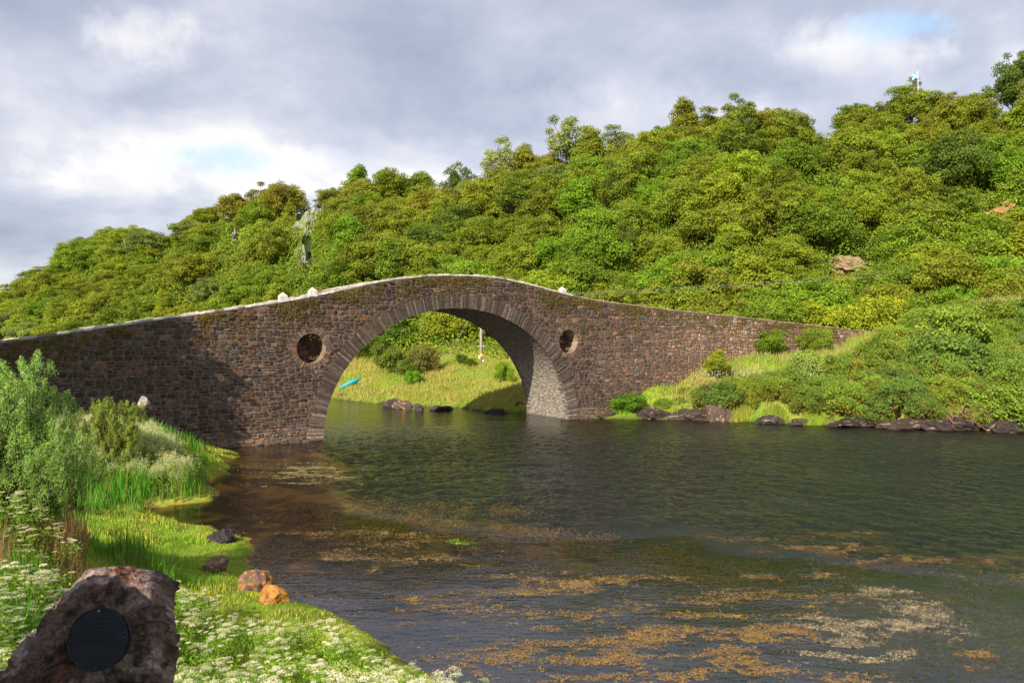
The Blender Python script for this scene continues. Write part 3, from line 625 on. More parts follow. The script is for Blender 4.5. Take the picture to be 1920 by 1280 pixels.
# trees one can tell apart first: px, w up the slope, kind, scale, colour, label
SPECIAL = [
    (858, .98, 'dense', (1.05, 1.05, 1.42), DARK, 'tall dark round-topped tree standing above the skyline left of the airy birch'),
    (938, 1.0, 'airy', (1.25, 1.25, 1.45), PALE, 'airy pale birch on the skyline with sky showing between its branches'),
    (1065, .98, 'airy', (1.5, 1.5, 1.5), PALE, 'pale leaning birch with a light trunk just right of the skyline birch'),
    (1160, 1.0, 'airy', 1.1, GREY, 'thin grey bare-twigged tree poking above the skyline over the round recess'),
    (1085, .50, 'upright', (1.5, 1.5, 1.15), BRIGHT, 'fresh bright green tree on the slope above the right haunch of the arch'),
    (1040, .28, 'oak', 1.05, BRIGHT, 'bright green spreading tree low on the slope behind the crown of the bridge'),
    (108, .10, 'dense', .95, PALE, 'small round pale tree standing alone low on the far left slope'),
    (308, .12, 'upright', (1.0, 1.0, 1.0), YEL, 'yellow green narrow tree low on the left slope above the parapet'),
    (1795, .42, 'dense', (1.5, 1.5, 1.45), DARK, 'big dark round tree on the right slope below the bare ledge'),
    (1900, .40, 'oak', 1.1, BRIGHT, 'bright green tree at the right edge beside the orange earth bank'),
    (1360, .40, 'oak', 1.25, YEL, 'yellow green broad tree in the middle of the right slope'),
    (655, .42, 'upright', (1.4, 1.4, 1.2), BRIGHT, 'bright green tree just right of the pale cliff'),
    (1905, 1.0, 'dense', (1.3, 1.3, 1.5), DARK, 'tall dark tree cut by the right edge on top of the skyline'),
    (450, .92, 'oak', 1.3, BROWN, 'brownish broad tree on the step of the skyline left of the pale cliff'),
    (535, .93, 'oak', 1.25, BROWN, 'brownish rounded tree on the skyline directly above the pale cliff'),
]
pts_used = []
def ok_spacing(x, y, r):
    for a, b, q in pts_used:
        if (a - x) ** 2 + (b - y) ** 2 < (r + q) ** 2 * .25: return False
    return True
CLEAR = [(568, 395, 26, 55), (1545, 262, 26, 16), (1598, 492, 48, 24), (575, 470, 20, 50), (1895, 395, 26, 22), (440, 440, 16, 20)]   # bare rock and earth left open
for px, w, kind, sc, col, lab in SPECIAL:
    x, y = hillpt(px, w); o = place(kind, x, y, sc, col); tag(o, lab, 'tree', 'trees of the hillside wood'); pts_used.append((x, y, 6.5))
rngt = np.random.default_rng(21)
cand = []
for _ in range(30000):
    px = rngt.uniform(-60, 1990); w = rngt.uniform(-.12, 1.06); x, y = hillpt(px, w)
    wt = (y / 260)
    if rngt.random() > wt: continue
    cand.append((px, w, x, y))
nt = 0
for px, w, x, y in cand:
    if nt >= 283: break
    r = (5.5 if px > 500 else 6.4) * (.9 if w > .85 else 1)
    if not ok_spacing(x, y, r): continue
    z = terr(x, y)
    if z < 3.0: continue
    ppx, ppy = proj((x, y, z + 5)); bad = False
    for cx, cy, rx, ry in CLEAR:
        if abs(ppx - cx) < rx + 25 and -ry - 45 < ppy - cy < ry + 70: bad = True
    if bad: continue
    if 830 < px < 960 and w < -.0: pass
    n = vnoise(np.array([x * .03]), np.array([y * .06]), 4)[0]; u = rngt.random()
    if px < 480: col = OLIVE if u < .5 else (YEL if u < .68 else (GREEN if u < .9 else GREY))
    elif w > .78: col = BROWN if u < .45 else (OLIVE if u < .8 else (GREY if u < .9 else GREEN))
    elif w < .25: col = GREEN if u < .4 else (YEL if u < .6 else (BRIGHT if u < .78 else OLIVE))
    else: col = OLIVE if u < .36 + .2 * n else (GREEN if u < .68 else (DARK if u < .78 else (YEL if u < .88 else BRIGHT)))
    kd = 'oak' if rngt.random() < .66 else ('dense' if rngt.random() < .5 else ('upright' if rngt.random() < .6 else 'airy'))
    sc = rngt.uniform(.9, 1.35) * (1.0 if px > 500 else 1.05); sc = (sc * rngt.uniform(.95, 1.2), sc * rngt.uniform(.95, 1.2), sc * rngt.uniform(.85, 1.1))
    if px < 450: sc = (sc[0] * 1.08, sc[1] * 1.08, sc[2] * .85)
    jit = rngt.uniform(.94, 1.06, 3) * rngt.uniform(.84, 1.16); c2 = tuple((np.array(col) * .62 + np.array((.205, .285, .026)) * .42) * jit)
    o = place(kd, x, y, sc, c2, rng=rngt); pts_used.append((x, y, r)); nt += 1
    WOOD.append((o, ppx, ppy, col, kd))
print('trees', nt)
# labels that single each tree out: landmark below/beside it, height in the wood, colour, then order from the left
def zone(px):
    for a, t in ((70, 'at the left edge'), (230, 'over the far left parapet'), (340, 'left of the yellow green narrow tree'), (470, 'under the skyline step'), (570, 'over the two left cap stones'), (700, 'right of the pale cliff'),
                 (800, 'over the left of the arch'), (900, 'over the arch crown'), (1010, 'over the arch right half'), (1120, 'over the single cap stone'), (1260, 'over the right wing wall'), (1400, 'over the sloping right parapet'),
                 (1500, 'left of the rocky ledge'), (1620, 'around the earth scar'), (1740, 'under the flag'), (1860, 'around the big dark tree'), (9999, 'at the right edge')):
        if px < a: return t
def wband(px, py):
    s = np.interp(px, TX, SIL)
    b = np.interp(px, [0, 500, 850, 1200, 1640, 1920], [640, 570, 515, 575, 620, 560]); q = (py - s) / (b - s)
    return 'skyline' if q < .17 else ('upper' if q < .38 else ('middle' if q < .62 else ('lower' if q < .85 else 'lowest')))
ORD = ['leftmost', 'second', 'third', 'fourth', 'fifth', 'sixth', 'seventh', 'eighth', 'ninth', 'tenth', 'eleventh', 'twelfth', 'thirteenth', 'fourteenth', 'fifteenth']
def number_labels(items, group, cat):
    """items: (obj, px, description) - equal descriptions get an order from the left"""
    d = {}
    for o, px, s in items: d.setdefault(s, []).append((px, o))
    for s, l in d.items():
        l.sort(key=lambda q: q[0])
        for k, (px, o) in enumerate(l):
            lab = s if len(l) == 1 else ((ORD[k] if k < len(ORD) else '%d-th' % (k + 1)) + ' from left of ' + s if k else 'leftmost of ' + s)
            tag(o, lab, cat, group)
KN = {'oak': 'broad', 'dense': 'dense round', 'upright': 'upright', 'airy': 'airy birch'}
number_labels([(o, px, '%s %s %s-slope trees %s' % (CNAME[c], KN[k], wband(px, py), zone(px)) if wband(px, py) != 'skyline' else '%s %s skyline trees %s' % (CNAME[c], KN[k], zone(px))) for o, px, py, c, k in WOOD], 'trees of the hillside wood', 'tree')

def undergrowth():
    rng = np.random.default_rng(5); n = 150000
    px = rng.uniform(-80, 2000, n); w = rng.uniform(-.25, 1.08, n); f = np.interp(px, TX, FOOT); r = np.interp(px, TX, RIDGE); y = f + (r - f) * w; x = (px - HX) / F * y
    z = terrain(x, y); d = sdist(x, y, L2); k = (z > 3) & (d > 6); x, y, z, px, w = x[k], y[k], z[k], px[k], w[k]; n = len(x)
    hgt = np.minimum(rng.exponential(1.1, n), 2.2) * np.where(w > .8, .4, 1) * (.4 + fbm(x * .2, y * .2, 3, 14)); P = np.stack([x, y, z + .1 + hgt], 1)
    ppx = HX + F * x / y; ppy = HY - F * (P[:, 2] - CAMH) / y; k = np.ones(n, bool)
    for cx, cy, rx, ry in CLEAR: k &= ~((np.abs(ppx - cx) < rx * .5) & (np.abs(ppy - cy) < ry * .55))
    P, y = P[k], y[k]; n = len(P); s = y / 130
    V, Fq = leaves(P, rdir(n, rng) + np.array([0, -.4, .8]), rng.uniform(.35, .7, n) * s, rng.uniform(.25, .5, n) * s, rng)
    cc = np.array([GREEN, OLIVE, DARK, BRIGHT])[rng.choice(4, n, p=[.35, .35, .15, .15])] * rng.uniform(.7, 1.2, (n, 1))
    # saplings and scrub between the trees, reaching up among their crowns
    m = 300000; px = rng.uniform(-80, 2000, m); w = rng.uniform(-.2, .9, m); f = np.interp(px, TX, FOOT); r = np.interp(px, TX, RIDGE); y2 = f + (r - f) * w; x2 = (px - HX) / F * y2
    z2 = terrain(x2, y2); dd = sdist(x2, y2, L2); q = fbm(x2 * .32, y2 * .32, 4, 140); hh_ = .6 + 9.0 * np.maximum(q - .30, 0) + rng.normal(0, .25, m); P2 = np.stack([x2, y2, z2 + hh_], 1)
    ppx = HX + F * x2 / y2; ppy = HY - F * (P2[:, 2] - CAMH) / y2; k = (z2 > 3.5) & (dd > 8)
    for cx, cy, rx, ry in CLEAR: k &= ~((np.abs(ppx - cx) < rx * .45) & (np.abs(ppy - cy) < ry * .8))
    P2, x2, y2 = P2[k], x2[k], y2[k]; m = len(P2); t = fbm(x2 * .12, y2 * .12, 3, 141); c2 = mixc(OLIVE, np.array(GREEN), sstep(.4, .6, t)) * (rng.uniform(.7, 1.25, (m, 1)))
    V2, F2 = leaves(P2, rdir(m, rng) + np.array([0, -.5, .9]), rng.uniform(.22, .42, m) * y2 / 140, rng.uniform(.18, .3, m) * y2 / 140, rng)
    F2 = F2 + len(V); V = np.vstack([V, V2]); Fq = np.vstack([Fq, F2]); cc = np.vstack([cc, c2])
    tag(mesh_obj('undergrowth', V, Fq, M_GRASS, np.repeat(cc, 4, 0)), 'leafy undergrowth of brambles and bracken covering the wooded slope', 'undergrowth', kind='stuff')
undergrowth()

# ---------------------------------------------------------------- rocks
def rock(name, loc, size, seed, col, rz=0.0, label='', group=None, rough=.28, flat=.0, spots=None, sub=4, parent=None, cat='rock', strata=0.0):
    rng = np.random.default_rng(seed); bm = bmesh.new(); bmesh.ops.create_icosphere(bm, subdivisions=sub, radius=1.0)
    V = np.array([v.co for v in bm.verts]); Fc = np.array([[v.index for v in f.verts] for f in bm.faces]); bm.free()
    d = unit(V); r = np.ones(len(V))
    for _ in range(16):                                                # flat facets cut by random planes
        q = rdir(1, rng)[0]; h = rng.uniform(.62, .95); t = d @ q; r = np.where(t > h * .001 + 1e-6, np.minimum(r, h / np.maximum(t, 1e-3)), r)
    o = rng.uniform(0, 50, 3)
    nse = fbm(d[:, 0] * 2.2 + o[0] + d[:, 2] * 1.3, d[:, 1] * 2.2 + o[1] - d[:, 2] * 1.7, 4, seed) - .5
    fine = fbm(d[:, 0] * 7 + o[0] + d[:, 2] * 5.3, d[:, 1] * 7 + o[1] - d[:, 2] * 4.7, 3, seed + 3) - .5
    r = r * (1 + rough * nse * 1.5 + rough * .45 * fine)
    V = d * r[:, None] * np.array(size); 
    c = np.array(col) * (1 + .5 * (nse + fine))[:, None]
    if spots is not None:
        sc, th, fr = spots; s = fbm(d[:, 0] * fr + o[2], d[:, 1] * fr + d[:, 2] * fr + 3, 3, seed + 9); c = np.where((s > th)[:, None], np.array(sc), c)
    ob = mesh_obj(name, V, Fc, M_ROCK, c, False); ob.location = loc; ob.rotation_euler = (0, 0, rz)
    if label: tag(ob, label, cat, group)
    if parent: ob.parent = parent
    return ob
def px_rock(px, py, wpx, hpx, col, label, seed, Y=None, dep=.8, group=None, spots=None, rz=0, rough=.3, sub=4, ztop=True):
    """rock whose middle of base stands on the ground seen at (px,py)"""
    if Y is None:
        Y = F * CAMH / (py - HY)
        while Y > 5 and CAMH - (py - HY) / F * Y < terr((px - HX) / F * Y, Y) - .02: Y -= .05
    x = (px - HX) / F * Y; z = max(terr(x, Y), -.05); w = wpx / F * Y / 2 * .84; h = hpx / F * Y * .85
    return rock('rock', (x, Y + w * dep * .4, CAMH - (py - HY) / F * Y + h * .30), (w * 1.12, max(w * dep, .3), h * .82), seed, col, rz, label, group, rough, spots=spots, sub=sub)
BRK = (.12, .075, .055); ORG = (.40, .18, .03); BLK = (.035, .03, .03)
px_rock(404, 1074, 56, 30, (.17, .10, .075), 'small angular brown boulder on the lawn, farthest of three by the water', 41, group='lichened boulders beside the water', spots=(ORG, .73, 4))
px_rock(474, 1106, 74, 46, (.14, .085, .06), 'largest rounded brown boulder with orange lichen patches at the water edge', 42, group='lichened boulders beside the water', spots=(ORG, .66, 3.6))
px_rock(508, 1132, 62, 34, (.38, .17, .035), 'boulder covered in bright orange lichen, nearest of the three by the water', 43, group='lichened boulders beside the water', spots=((.14, .09, .07), .66, 4))
px_rock(414, 1016, 70, 24, BLK, 'black jagged rock and peat lump under the edge of the lawn', 44, rough=.6)
sr = [(645, 748, 40, 10, 'low dark rock at the far waterline nearest the teal kayak'), (700, 752, 42, 14, 'low dark rock on the far shore left of the orange-topped rock'), (735, 762, 34, 18, 'dark slanted rock on far shore just left of orange-topped rock'),
      (786, 770, 22, 14, 'small dark rock beside the pale shore stone, right of the orange-topped rock'), (825, 769, 56, 10, 'long dark rock at the far waterline in the middle of the arch'), (932, 775, 46, 10, 'dark rock on far shore left of the pier'), (975, 772, 26, 17, 'dark rock on far shore touching the right pier')]
for i, (px, py, w, h, l) in enumerate(sr):
    Y = F * CAMH / (py - HY) ; px_rock(px, py, w, h, (.055, .045, .04), l, 60 + i, Y=Y, group='dark rocks along the far shore', rough=.8, dep=.5)
px_rock(752, 766, 40, 17, (.075, .06, .055), 'far shore rock with an orange lichened top', 75, group='dark rocks along the far shore', spots=((.5, .24, .06), .62, 2.5), rough=.5)
px_rock(661, 739, 22, 12, (.42, .36, .32), 'pale grey boulder on the grass below the teal kayak', 76, Y=86)
rr = [(1138, 781, 56, 16, (.10, .075, .06), 'low flat rock at the foot of the right pier wall'), (1228, 785, 78, 30, (.07, .055, .05), 'dark rock below the grassy point right of the bridge'), (1300, 787, 90, 26, (.08, .065, .055), 'long dark rock under the first gorse bush'),
      (1350, 790, 54, 44, (.13, .10, .085), 'tall pale-topped rock between two clumps of yellow grass'), (1440, 794, 64, 22, (.07, .06, .055), 'low dark rock right of the yellow grass clumps'), (1500, 796, 40, 14, (.07, .06, .055), 'small dark rock at waterline below the white flowered shrub'),
      (1600, 800, 110, 20, (.045, .038, .035), 'dark shelving rock under the overhanging gorse'), (1705, 804, 120, 26, (.075, .06, .055), 'long grey rock shelf left of the bare roots'), (1800, 806, 120, 34, (.06, .05, .048), 'dark rock face behind the bare driftwood roots'), (1895, 810, 100, 34, (.065, .055, .05), 'dark rock at the right edge of the water')]
for i, (px, py, w, h, c, l) in enumerate(rr): px_rock(px, py, w, h * .8, tuple(np.array(c) * (.62, .55, .52)), l, 80 + i, group='dark rocks along the right shore', rough=.6, dep=.4, spots=((.26, .19, .14), .74, 5))
# bare cliff and earth scars on the hill
def outcrop(px, py, wpx, hpx, col, label, seed, w, tilt=0):
    x, y = hillpt(px, w); y = y - 3; x = (px - HX) / F * y; z = CAMH - (py - HY) / F * y; a = wpx / F * y / 2; h = hpx / F * y / 2
    o = rock('rock_outcrop', (x, y + 1.5, z), (a, 1.4, h), seed, tuple(np.array(col) * (.8, .85, .9)), 0, label, None, .75, spots=((.15, .20, .03), .56, 5), sub=5, cat='cliff'); o.rotation_euler = (math.radians(-20), math.radians(tilt), 0); return o
def find_w(px, py):
    best = 1; bd = 1e9
    for w in np.linspace(0, 1, 60):
        x, y = hillpt(px, w); q = proj((x, y, terr(x, y) + 1.0))[1]
        if abs(q - py) < bd: bd = abs(q - py); best = w
    return best
outcrop(570, 425, 38, 88, (.30, .265, .245), 'tall pale grey cliff streak high on the wooded hill', 131, find_w(570, 425), 12)
outcrop(562, 490, 26, 66, (.29, .24, .205), 'pinkish lower end of the cliff, directly beneath the pale streak', 132, find_w(562, 480), -8)
outcrop(1546, 262, 34, 22, (.42, .36, .33), 'small pale rock ledge near the top of the right slope', 133, find_w(1546, 262))
outcrop(1598, 494, 84, 40, (.33, .20, .12), 'reddish bare earth and rock scar on the right slope above the wires', 134, find_w(1598, 494))
outcrop(1900, 398, 60, 46, (.40, .20, .08), 'orange earth bank beside the bright tree at the right edge', 135, find_w(1900, 398))
outcrop(438, 442, 16, 26, (.30, .25, .22), 'narrow grey rock face between trees on the left part of the hill', 136, find_w(438, 442))

# ---------------------------------------------------------------- inscribed standing stone
def plaque_stone():
    Y0 = 3.9; st = empty('commemorative_stone', (0, 0, 0)); st.location = (at(190, 1280, Y=Y0)[0], Y0, 4.55)
    tag(st, 'rough purple brown standing stone with round dark plaque in the bottom left corner', 'standing stone')
    loc = np.array(st.location)
    outl = [(-40, 1420), (-25, 1330), (5, 1262), (40, 1210), (84, 1176), (108, 1132), (138, 1090), (170, 1064), (212, 1054), (256, 1056), (288, 1070), (306, 1098), (310, 1150), (306, 1230), (304, 1330), (300, 1420)]
    cx, cy = 185, 1210; n = 150; rngs = np.random.default_rng(3)
    o = np.array(outl, float); seg = np.vstack([o, o[:1]]); L = np.concatenate([[0], np.cumsum(np.hypot(*np.diff(seg, axis=0).T))]); q = np.linspace(0, L[-1], n + 1)[:-1]
    ox = np.interp(q, L, seg[:, 0]); oy = np.interp(q, L, seg[:, 1])
    for _ in range(2): ox = (np.roll(ox, 1) + ox * 2 + np.roll(ox, -1)) / 4; oy = (np.roll(oy, 1) + oy * 2 + np.roll(oy, -1)) / 4
    # rings: front face (slightly leaning back) out to the silhouette, then round the back
    rings = []; prof = [(.0, 0), (.12, 0), (.24, 0), (.36, 0), (.47, 0), (.58, 0), (.68, 0), (.77, .004), (.85, .015), (.92, .04), (.97, .08), (1.0, .14), (1.0, .20), (1.0, .27), (.99, .34), (.95, .42), (.87, .48), (.7, .52), (.45, .54), (.2, .55), (.0, .55)]
    P0 = at(cx, cy, Y=Y0)
    for k, dy in prof:
        X = (cx + (ox - cx) * k); Yp = (cy + (oy - cy) * k)
        lean = (HY + 580 - Yp) / F * .22                                # the face leans away towards the top
        yy = Y0 - .08 + dy * 1.15 + np.maximum(lean, -.1)
        # the flat top: upper rows slope back to show the paler crown
        topf = np.clip((1100 - Yp) / 46, 0, 1) * (k > .6); yy = yy + topf * .16
        q = np.minimum(yy, Y0 + .22); P = np.stack([(X - HX) / F * q, yy, CAMH - (Yp - HY) / F * q - np.maximum(yy - q, 0) * .42], 1); rings.append(P)
    V = np.vstack(rings); m = len(prof)
    i = np.arange(m - 1)[:, None] * n; j = np.arange(n)[None, :]; j2 = (j + 1) % n; Fq = np.stack([i + j, i + j2, i + n + j2, i + n + j], -1).reshape(-1, 4)
    mo = mesh_obj('stone_body', V - loc, Fq[:, ::-1], None, None, True)
    # refine and roughen
    bm = bmesh.new(); bm.from_mesh(mo.data); bmesh.ops.remove_doubles(bm, verts=bm.verts, dist=.0005); bmesh.ops.subdivide_edges(bm, edges=bm.edges, cuts=2, use_grid_fill=True, smooth=.0)
    bm.normal_update(); vn = np.array([v.normal for v in bm.verts]); co = np.array([v.co for v in bm.verts]); w = co + loc
    a1 = fbm(w[:, 0] * 5 + 3, w[:, 2] * 5 + w[:, 1] * 4, 4, 12) - .5; a2 = fbm(w[:, 0] * 17 + 3, w[:, 2] * 17 + w[:, 1] * 11, 4, 13) - .5
    pit = fbm(w[:, 0] * 11 + 30, w[:, 2] * 11 + w[:, 1] * 9, 2, 14); pitd = sstep(.70, .82, pit)
    pc = at(188, 1196, Y=Y0 - .085 + (HY + 580 - 1196) / F * .22); rad = np.hypot(w[:, 0] - pc[0], w[:, 2] - pc[2]); keep = sstep(.155, .20, rad) * (w[:, 1] < Y0 + .2) + (w[:, 1] >= Y0 + .2)
    a3 = fbm(w[:, 0] * 45, w[:, 2] * 45 + w[:, 1] * 30, 3, 18) - .5; cr_ = np.abs(fbm(w[:, 0] * 4 + 9, w[:, 2] * 6 + w[:, 1] * 3, 3, 19) - .5); crk = sstep(.025, .0, cr_)
    dsp = (a1 * .075 + a2 * .04 + a3 * .014 - pitd * .03 - crk * .02) * np.clip(keep, .02, 1)
    co = co + vn * dsp[:, None]
    pr_ = np.random.default_rng(77); pdark = np.zeros(len(w))
    for _ in range(46):
        q = pr_.integers(len(w)); rr_ = pr_.uniform(.008, .026); dd = np.linalg.norm((w - w[q]) * np.array([1, .7, pr_.uniform(.6, 1.5)]), axis=1); g = np.exp(-(dd / rr_) ** 4) * (rad > .17); co = co - vn * (g * rr_ * .8)[:, None]; pdark = np.maximum(pdark, g)
    topm = sstep(.25, .6, vn[:, 2]); ppx = HX + F * w[:, 0] / Y0; ppy = HY - F * (w[:, 2] - CAMH) / Y0
    c = mixc((.11, .068, .06), (.21, .145, .13), sstep(.36, .64, a1 * .5 + a2 * .6 + .5)); c = mixc(c, np.array((.05, .03, .028)), crk * .7); c = mixc(c, np.array((.085, .06, .05)), sstep(.52, .62, a2 + .5) * .7)
    c = mixc(c, np.array((.42, .34, .32)), sstep(.56, .66, fbm(w[:, 0] * 9, w[:, 2] * 9 + w[:, 1] * 5, 3, 15)) * .5)
    c = mixc(c, np.array((.38, .07, .045)), sstep(.5, .62, fbm(w[:, 0] * 13, w[:, 2] * 13, 3, 16)) * np.exp(-(((ppx - 140) / 34) ** 2 + ((ppy - 1248) / 20) ** 2)) * 1.0)
    mossy = sstep(1100, 1084, ppy + (a2 * 60)) * np.exp(-((ppx - 215) / 50) ** 4) * sstep(.3, .5, a2 + .5 + a1 * .3); c = mixc(c, np.array((.11, .035, .015)), mossy)
    c = mixc(c, np.array((.46, .34, .29)), sstep(1100, 1080, ppy) * (1 - mossy) * sstep(.45, .6, a1 * .5 + a2 + .5))  # upper rows paler in patches
    c = c * (.62 + .76 * fbm(w[:, 0] * 70, w[:, 2] * 70 + w[:, 1] * 50, 3, 23))[:, None]; c = mixc(c, np.array((.03, .02, .02)), np.maximum(pitd * .8, pdark * .85))
    for v, q in zip(bm.verts, co): v.co = q
    bm.verts.ensure_lookup_table(); Vn = np.array([v.co[:] for v in bm.verts]); q4 = [[v.index for v in f.verts] for f in bm.faces]; bm.free()
    bpy.data.objects.remove(mo)
    o = mesh_obj('stone_body', Vn, [np.array([f for f in q4 if len(f) == 4]), np.array([f for f in q4 if len(f) == 3]).reshape(-1, 3)], M_MONO, c, True, st)
    # plaque: disc with raised rim, four bolts and lines of tiny dark lettering too worn to read
    pm = MB(); k = 64; th = np.arange(k) * 2 * math.pi / k; r = 55 / F * Y0 * .995
    lean = math.atan(.22); ax = Vector((1, 0, 0)); 
    def PP(x, z, o_):                    # plaque plane: leans back with the face
        x, z, o_ = np.broadcast_arrays(np.asarray(x, float), z, o_); yl = Y0 - .085 + (HY + 580 - 1196) / F * .22; 
        o_ = o_ + .012; return np.stack([pc[0] + x, yl + z * math.sin(lean) - o_ * math.cos(lean), pc[2] + z * math.cos(lean) + o_ * math.sin(lean)], -1) - loc
    prof = [(1.0, -.03), (1.0, .018), (.985, .022), (.955, .022), (.94, .017), (.0, .017)]; rs = [PP(r * g * np.cos(th), r * g * np.sin(th), o_) for g, o_ in prof]
    V = np.vstack(rs); i = np.arange(len(prof) - 1)[:, None] * k; j = np.arange(k)[None, :]; j2 = (j + 1) % k
    pm.add(V, np.stack([i + j, i + j2, i + k + j2, i + k + j], -1).reshape(-1, 4)[:, ::-1][:, ::-1], (.017, .020, .032))
    pl = pm.build('plaque', M_PLAQUE, st, False)
    for a in (90, 0, 180, 270):
        b = MB(); q = math.radians(a + 3); cx_, cz_ = r * .9 * math.cos(q), r * .9 * math.sin(q); tt = np.arange(10) * 2 * math.pi / 10
        V = np.vstack([PP(cx_ + g * np.cos(tt), cz_ + g * np.sin(tt), o_) for g, o_ in ((.006, .016), (.006, .021), (.004, .023))]); i = np.arange(2)[:, None] * 10; j = np.arange(10)[None, :]; j2 = (j + 1) % 10
        b.add(V, [np.stack([i + j, i + j2, i + 10 + j2, i + 10 + j], -1).reshape(-1, 4), np.arange(20, 30)[None, :]], (.25, .26, .27) if a == 90 else (.04, .045, .055)); b.build('bolt', M_PLAQUE, pl)
    rg = np.random.default_rng(9); tx = MB()
    for row, (zz, half) in enumerate(((.62, .42), (.48, .62), (.35, .60), (.22, .56), (.10, .54), (-.04, .66), (-.14, .62))):
        x = -half
        while x < half:
            wl = rg.uniform(.012, .03)
            if rg.random() < .86:
                tx.add(PP(np.array([x, x + wl * .7, x + wl * .7, x]) * r, np.array([zz, zz, zz + .055, zz + .055]) * r, .0176), np.array([[0, 1, 2, 3]]), (.0125, .015, .024))
            x += wl
    tx.build('lettering', M_PLAQUE, pl)
plaque_stone()

# ---------------------------------------------------------------- pole, wires, kayak, flag
def pole_and_wires():
    x, y, _ = at(902, 683, Y=95); zb = CAMH - (683 - HY) / F * 95; zb = min(zb, terr(x, y)); zt = 12.2
    p = empty('utility_pole', (x, y, zb)); tag(p, 'grey wooden utility pole standing in the grass, seen through the arch', 'pole')
    mb = MB(); tube(mb, [(0, 0, -.6), (0, 0, 3), (0, 0, zt - zb)], [.2, .185, .15], (.32, .26, .23), 10); mb.build('shaft', M_WOOD, p, True)
    mb = MB(); box(mb, (0, -.17, CAMH - (649 - HY) / F * 95 - zb), (1.1, .1, .09), (.35, .36, .36)); mb.build('cross_bar', M_PAINT, p)
    mb = MB(); box(mb, (-.22, -.12, CAMH - (669 - HY) / F * 95 - zb), (.20, .16, .42), (.75, .72, .5)); mb.build('meter_box', M_PAINT, p)
    mb = MB(); box(mb, (.26, -.12, CAMH - (677 - HY) / F * 95 - zb), (.20, .16, .36), (.8, .8, .78)); mb.build('meter_box', M_PAINT, p)
    mb = MB(); box(mb, (.05, -.2, CAMH - (665 - HY) / F * 95 - zb), (.22, .03, .40), (.75, .5, .05)); mb.build('warning_plate', M_PAINT, p)
    mb = MB(); box(mb, (0, 0, zt - zb - .25), (1.7, .12, .12), (.3, .27, .23)); mb.build('cross_arm', M_WOOD, p)
    for i, (qx, qy) in enumerate(((824, 683), (818, 690))):
        a = np.array([x - .1 * i, y, zt - .6]); X, Y_, Z = at(qx, qy, Y=91); b = np.array([X, 91, terr(X, 91)]); mb = MB(); tube(mb, [a, (a + b) / 2, b], .009, (.32, .33, .30), 5)
        o = mb.build('stay_wire', M_PAINT); tag(o, ['thin stay wire slanting down left of the pole, the one nearer the pole', 'thin stay wire slanting down left of the pole, the outer one'][i], 'wire', 'stay wires of the pole')
    x2, y2 = 81.0, 104.0; z2 = 18.8
    q = empty('utility_pole', (x2, y2, terr(x2, y2))); tag(q, 'wooden utility pole up the slope beyond the right edge', 'pole'); mb = MB(); tube(mb, [(0, 0, -.5), (0, 0, max(z2 - q.location.z + .3, 2))], [.18, .14], (.3, .25, .2), 8); mb.build('shaft', M_WOOD, q)
    for i, dz in enumerate((0, .42)):
        a = np.array([x + .1, y, zt - .15 - dz * .3]); b = np.array([x2, y2, z2 - dz * 1.6]); t = np.linspace(0, 1, 24)[:, None]; P = a + (b - a) * t; P[:, 2] -= 1.6 * 4 * t[:, 0] * (1 - t[:, 0]) * .55
        mb = MB(); tube(mb, P, .017, (.16, .19, .18), 5); o = mb.build('power_cable', M_PAINT); tag(o, ['upper of two thin grey cables crossing in front of the right slope', 'lower of two thin grey cables crossing in front of the right slope'][i], 'cable', 'power cables')
pole_and_wires()
def kayak():
    X, Y, Z = at(655, 724, Y=88); g = terr(X, Y); k = empty('kayak', (X, Y, max(g, .5) + .45)); tag(k, 'teal kayak lying tilted on the grass seen through the left of the arch', 'kayak')
    k.rotation_euler = (math.radians(-62), math.radians(-26), math.radians(6))
    n = 19; t = np.linspace(-1, 1, n); L = 1.65; w = .36 * (1 - np.abs(t) ** 2.2); h = .22 + .10 * np.abs(t) ** 3; m = 10; hb = MB(); V = []
    for i in range(n):
        th = np.linspace(math.pi, 2 * math.pi, m); V.append(np.stack([np.full(m, t[i] * L), w[i] * np.cos(th), .3 * (np.sin(th)) * (1 - np.abs(t[i]) ** 3 * .8) + (.12 * abs(t[i]) ** 2.5)], 1))
    V = np.vstack(V); i = np.arange(n - 1)[:, None] * m; j = np.arange(m - 1)[None, :]; hb.add(V, np.stack([i + j, i + m + j, i + m + j + 1, i + j + 1], -1).reshape(-1, 4), (.0, .24, .27)); hb.build('hull', M_PAINT, k, True)
    db = MB(); V = []; 
    for i in range(n): V.append(np.array([(t[i] * L, w[i], .12 * abs(t[i]) ** 2.5), (t[i] * L, 0, .07 + .12 * abs(t[i]) ** 2.5), (t[i] * L, -w[i], .12 * abs(t[i]) ** 2.5)]))
    V = np.vstack(V); i = np.arange(n - 1)[:, None] * 3; j = np.arange(2)[None, :]; db.add(V, np.stack([i + j, i + j + 1, i + 4 + j, i + 3 + j], -1).reshape(-1, 4), (.03, .06, .10)); db.build('deck', M_PAINT, k, True)
    cb = MB(); th = np.linspace(0, 2 * math.pi, 21)[:-1]; 
    tube(cb, np.stack([.1 + .42 * np.cos(np.append(th, 0)), .21 * np.sin(np.append(th, 0)), np.full(21, .10)], 1), .03, (.02, .02, .02), 6); cb.build('cockpit_rim', M_PAINT, k)
    sb = MB(); box(sb, (-.9, -.1, .12), (.35, .25, .05), (.55, .2, .1)); sb.build('hatch', M_PAINT, k)
kayak()
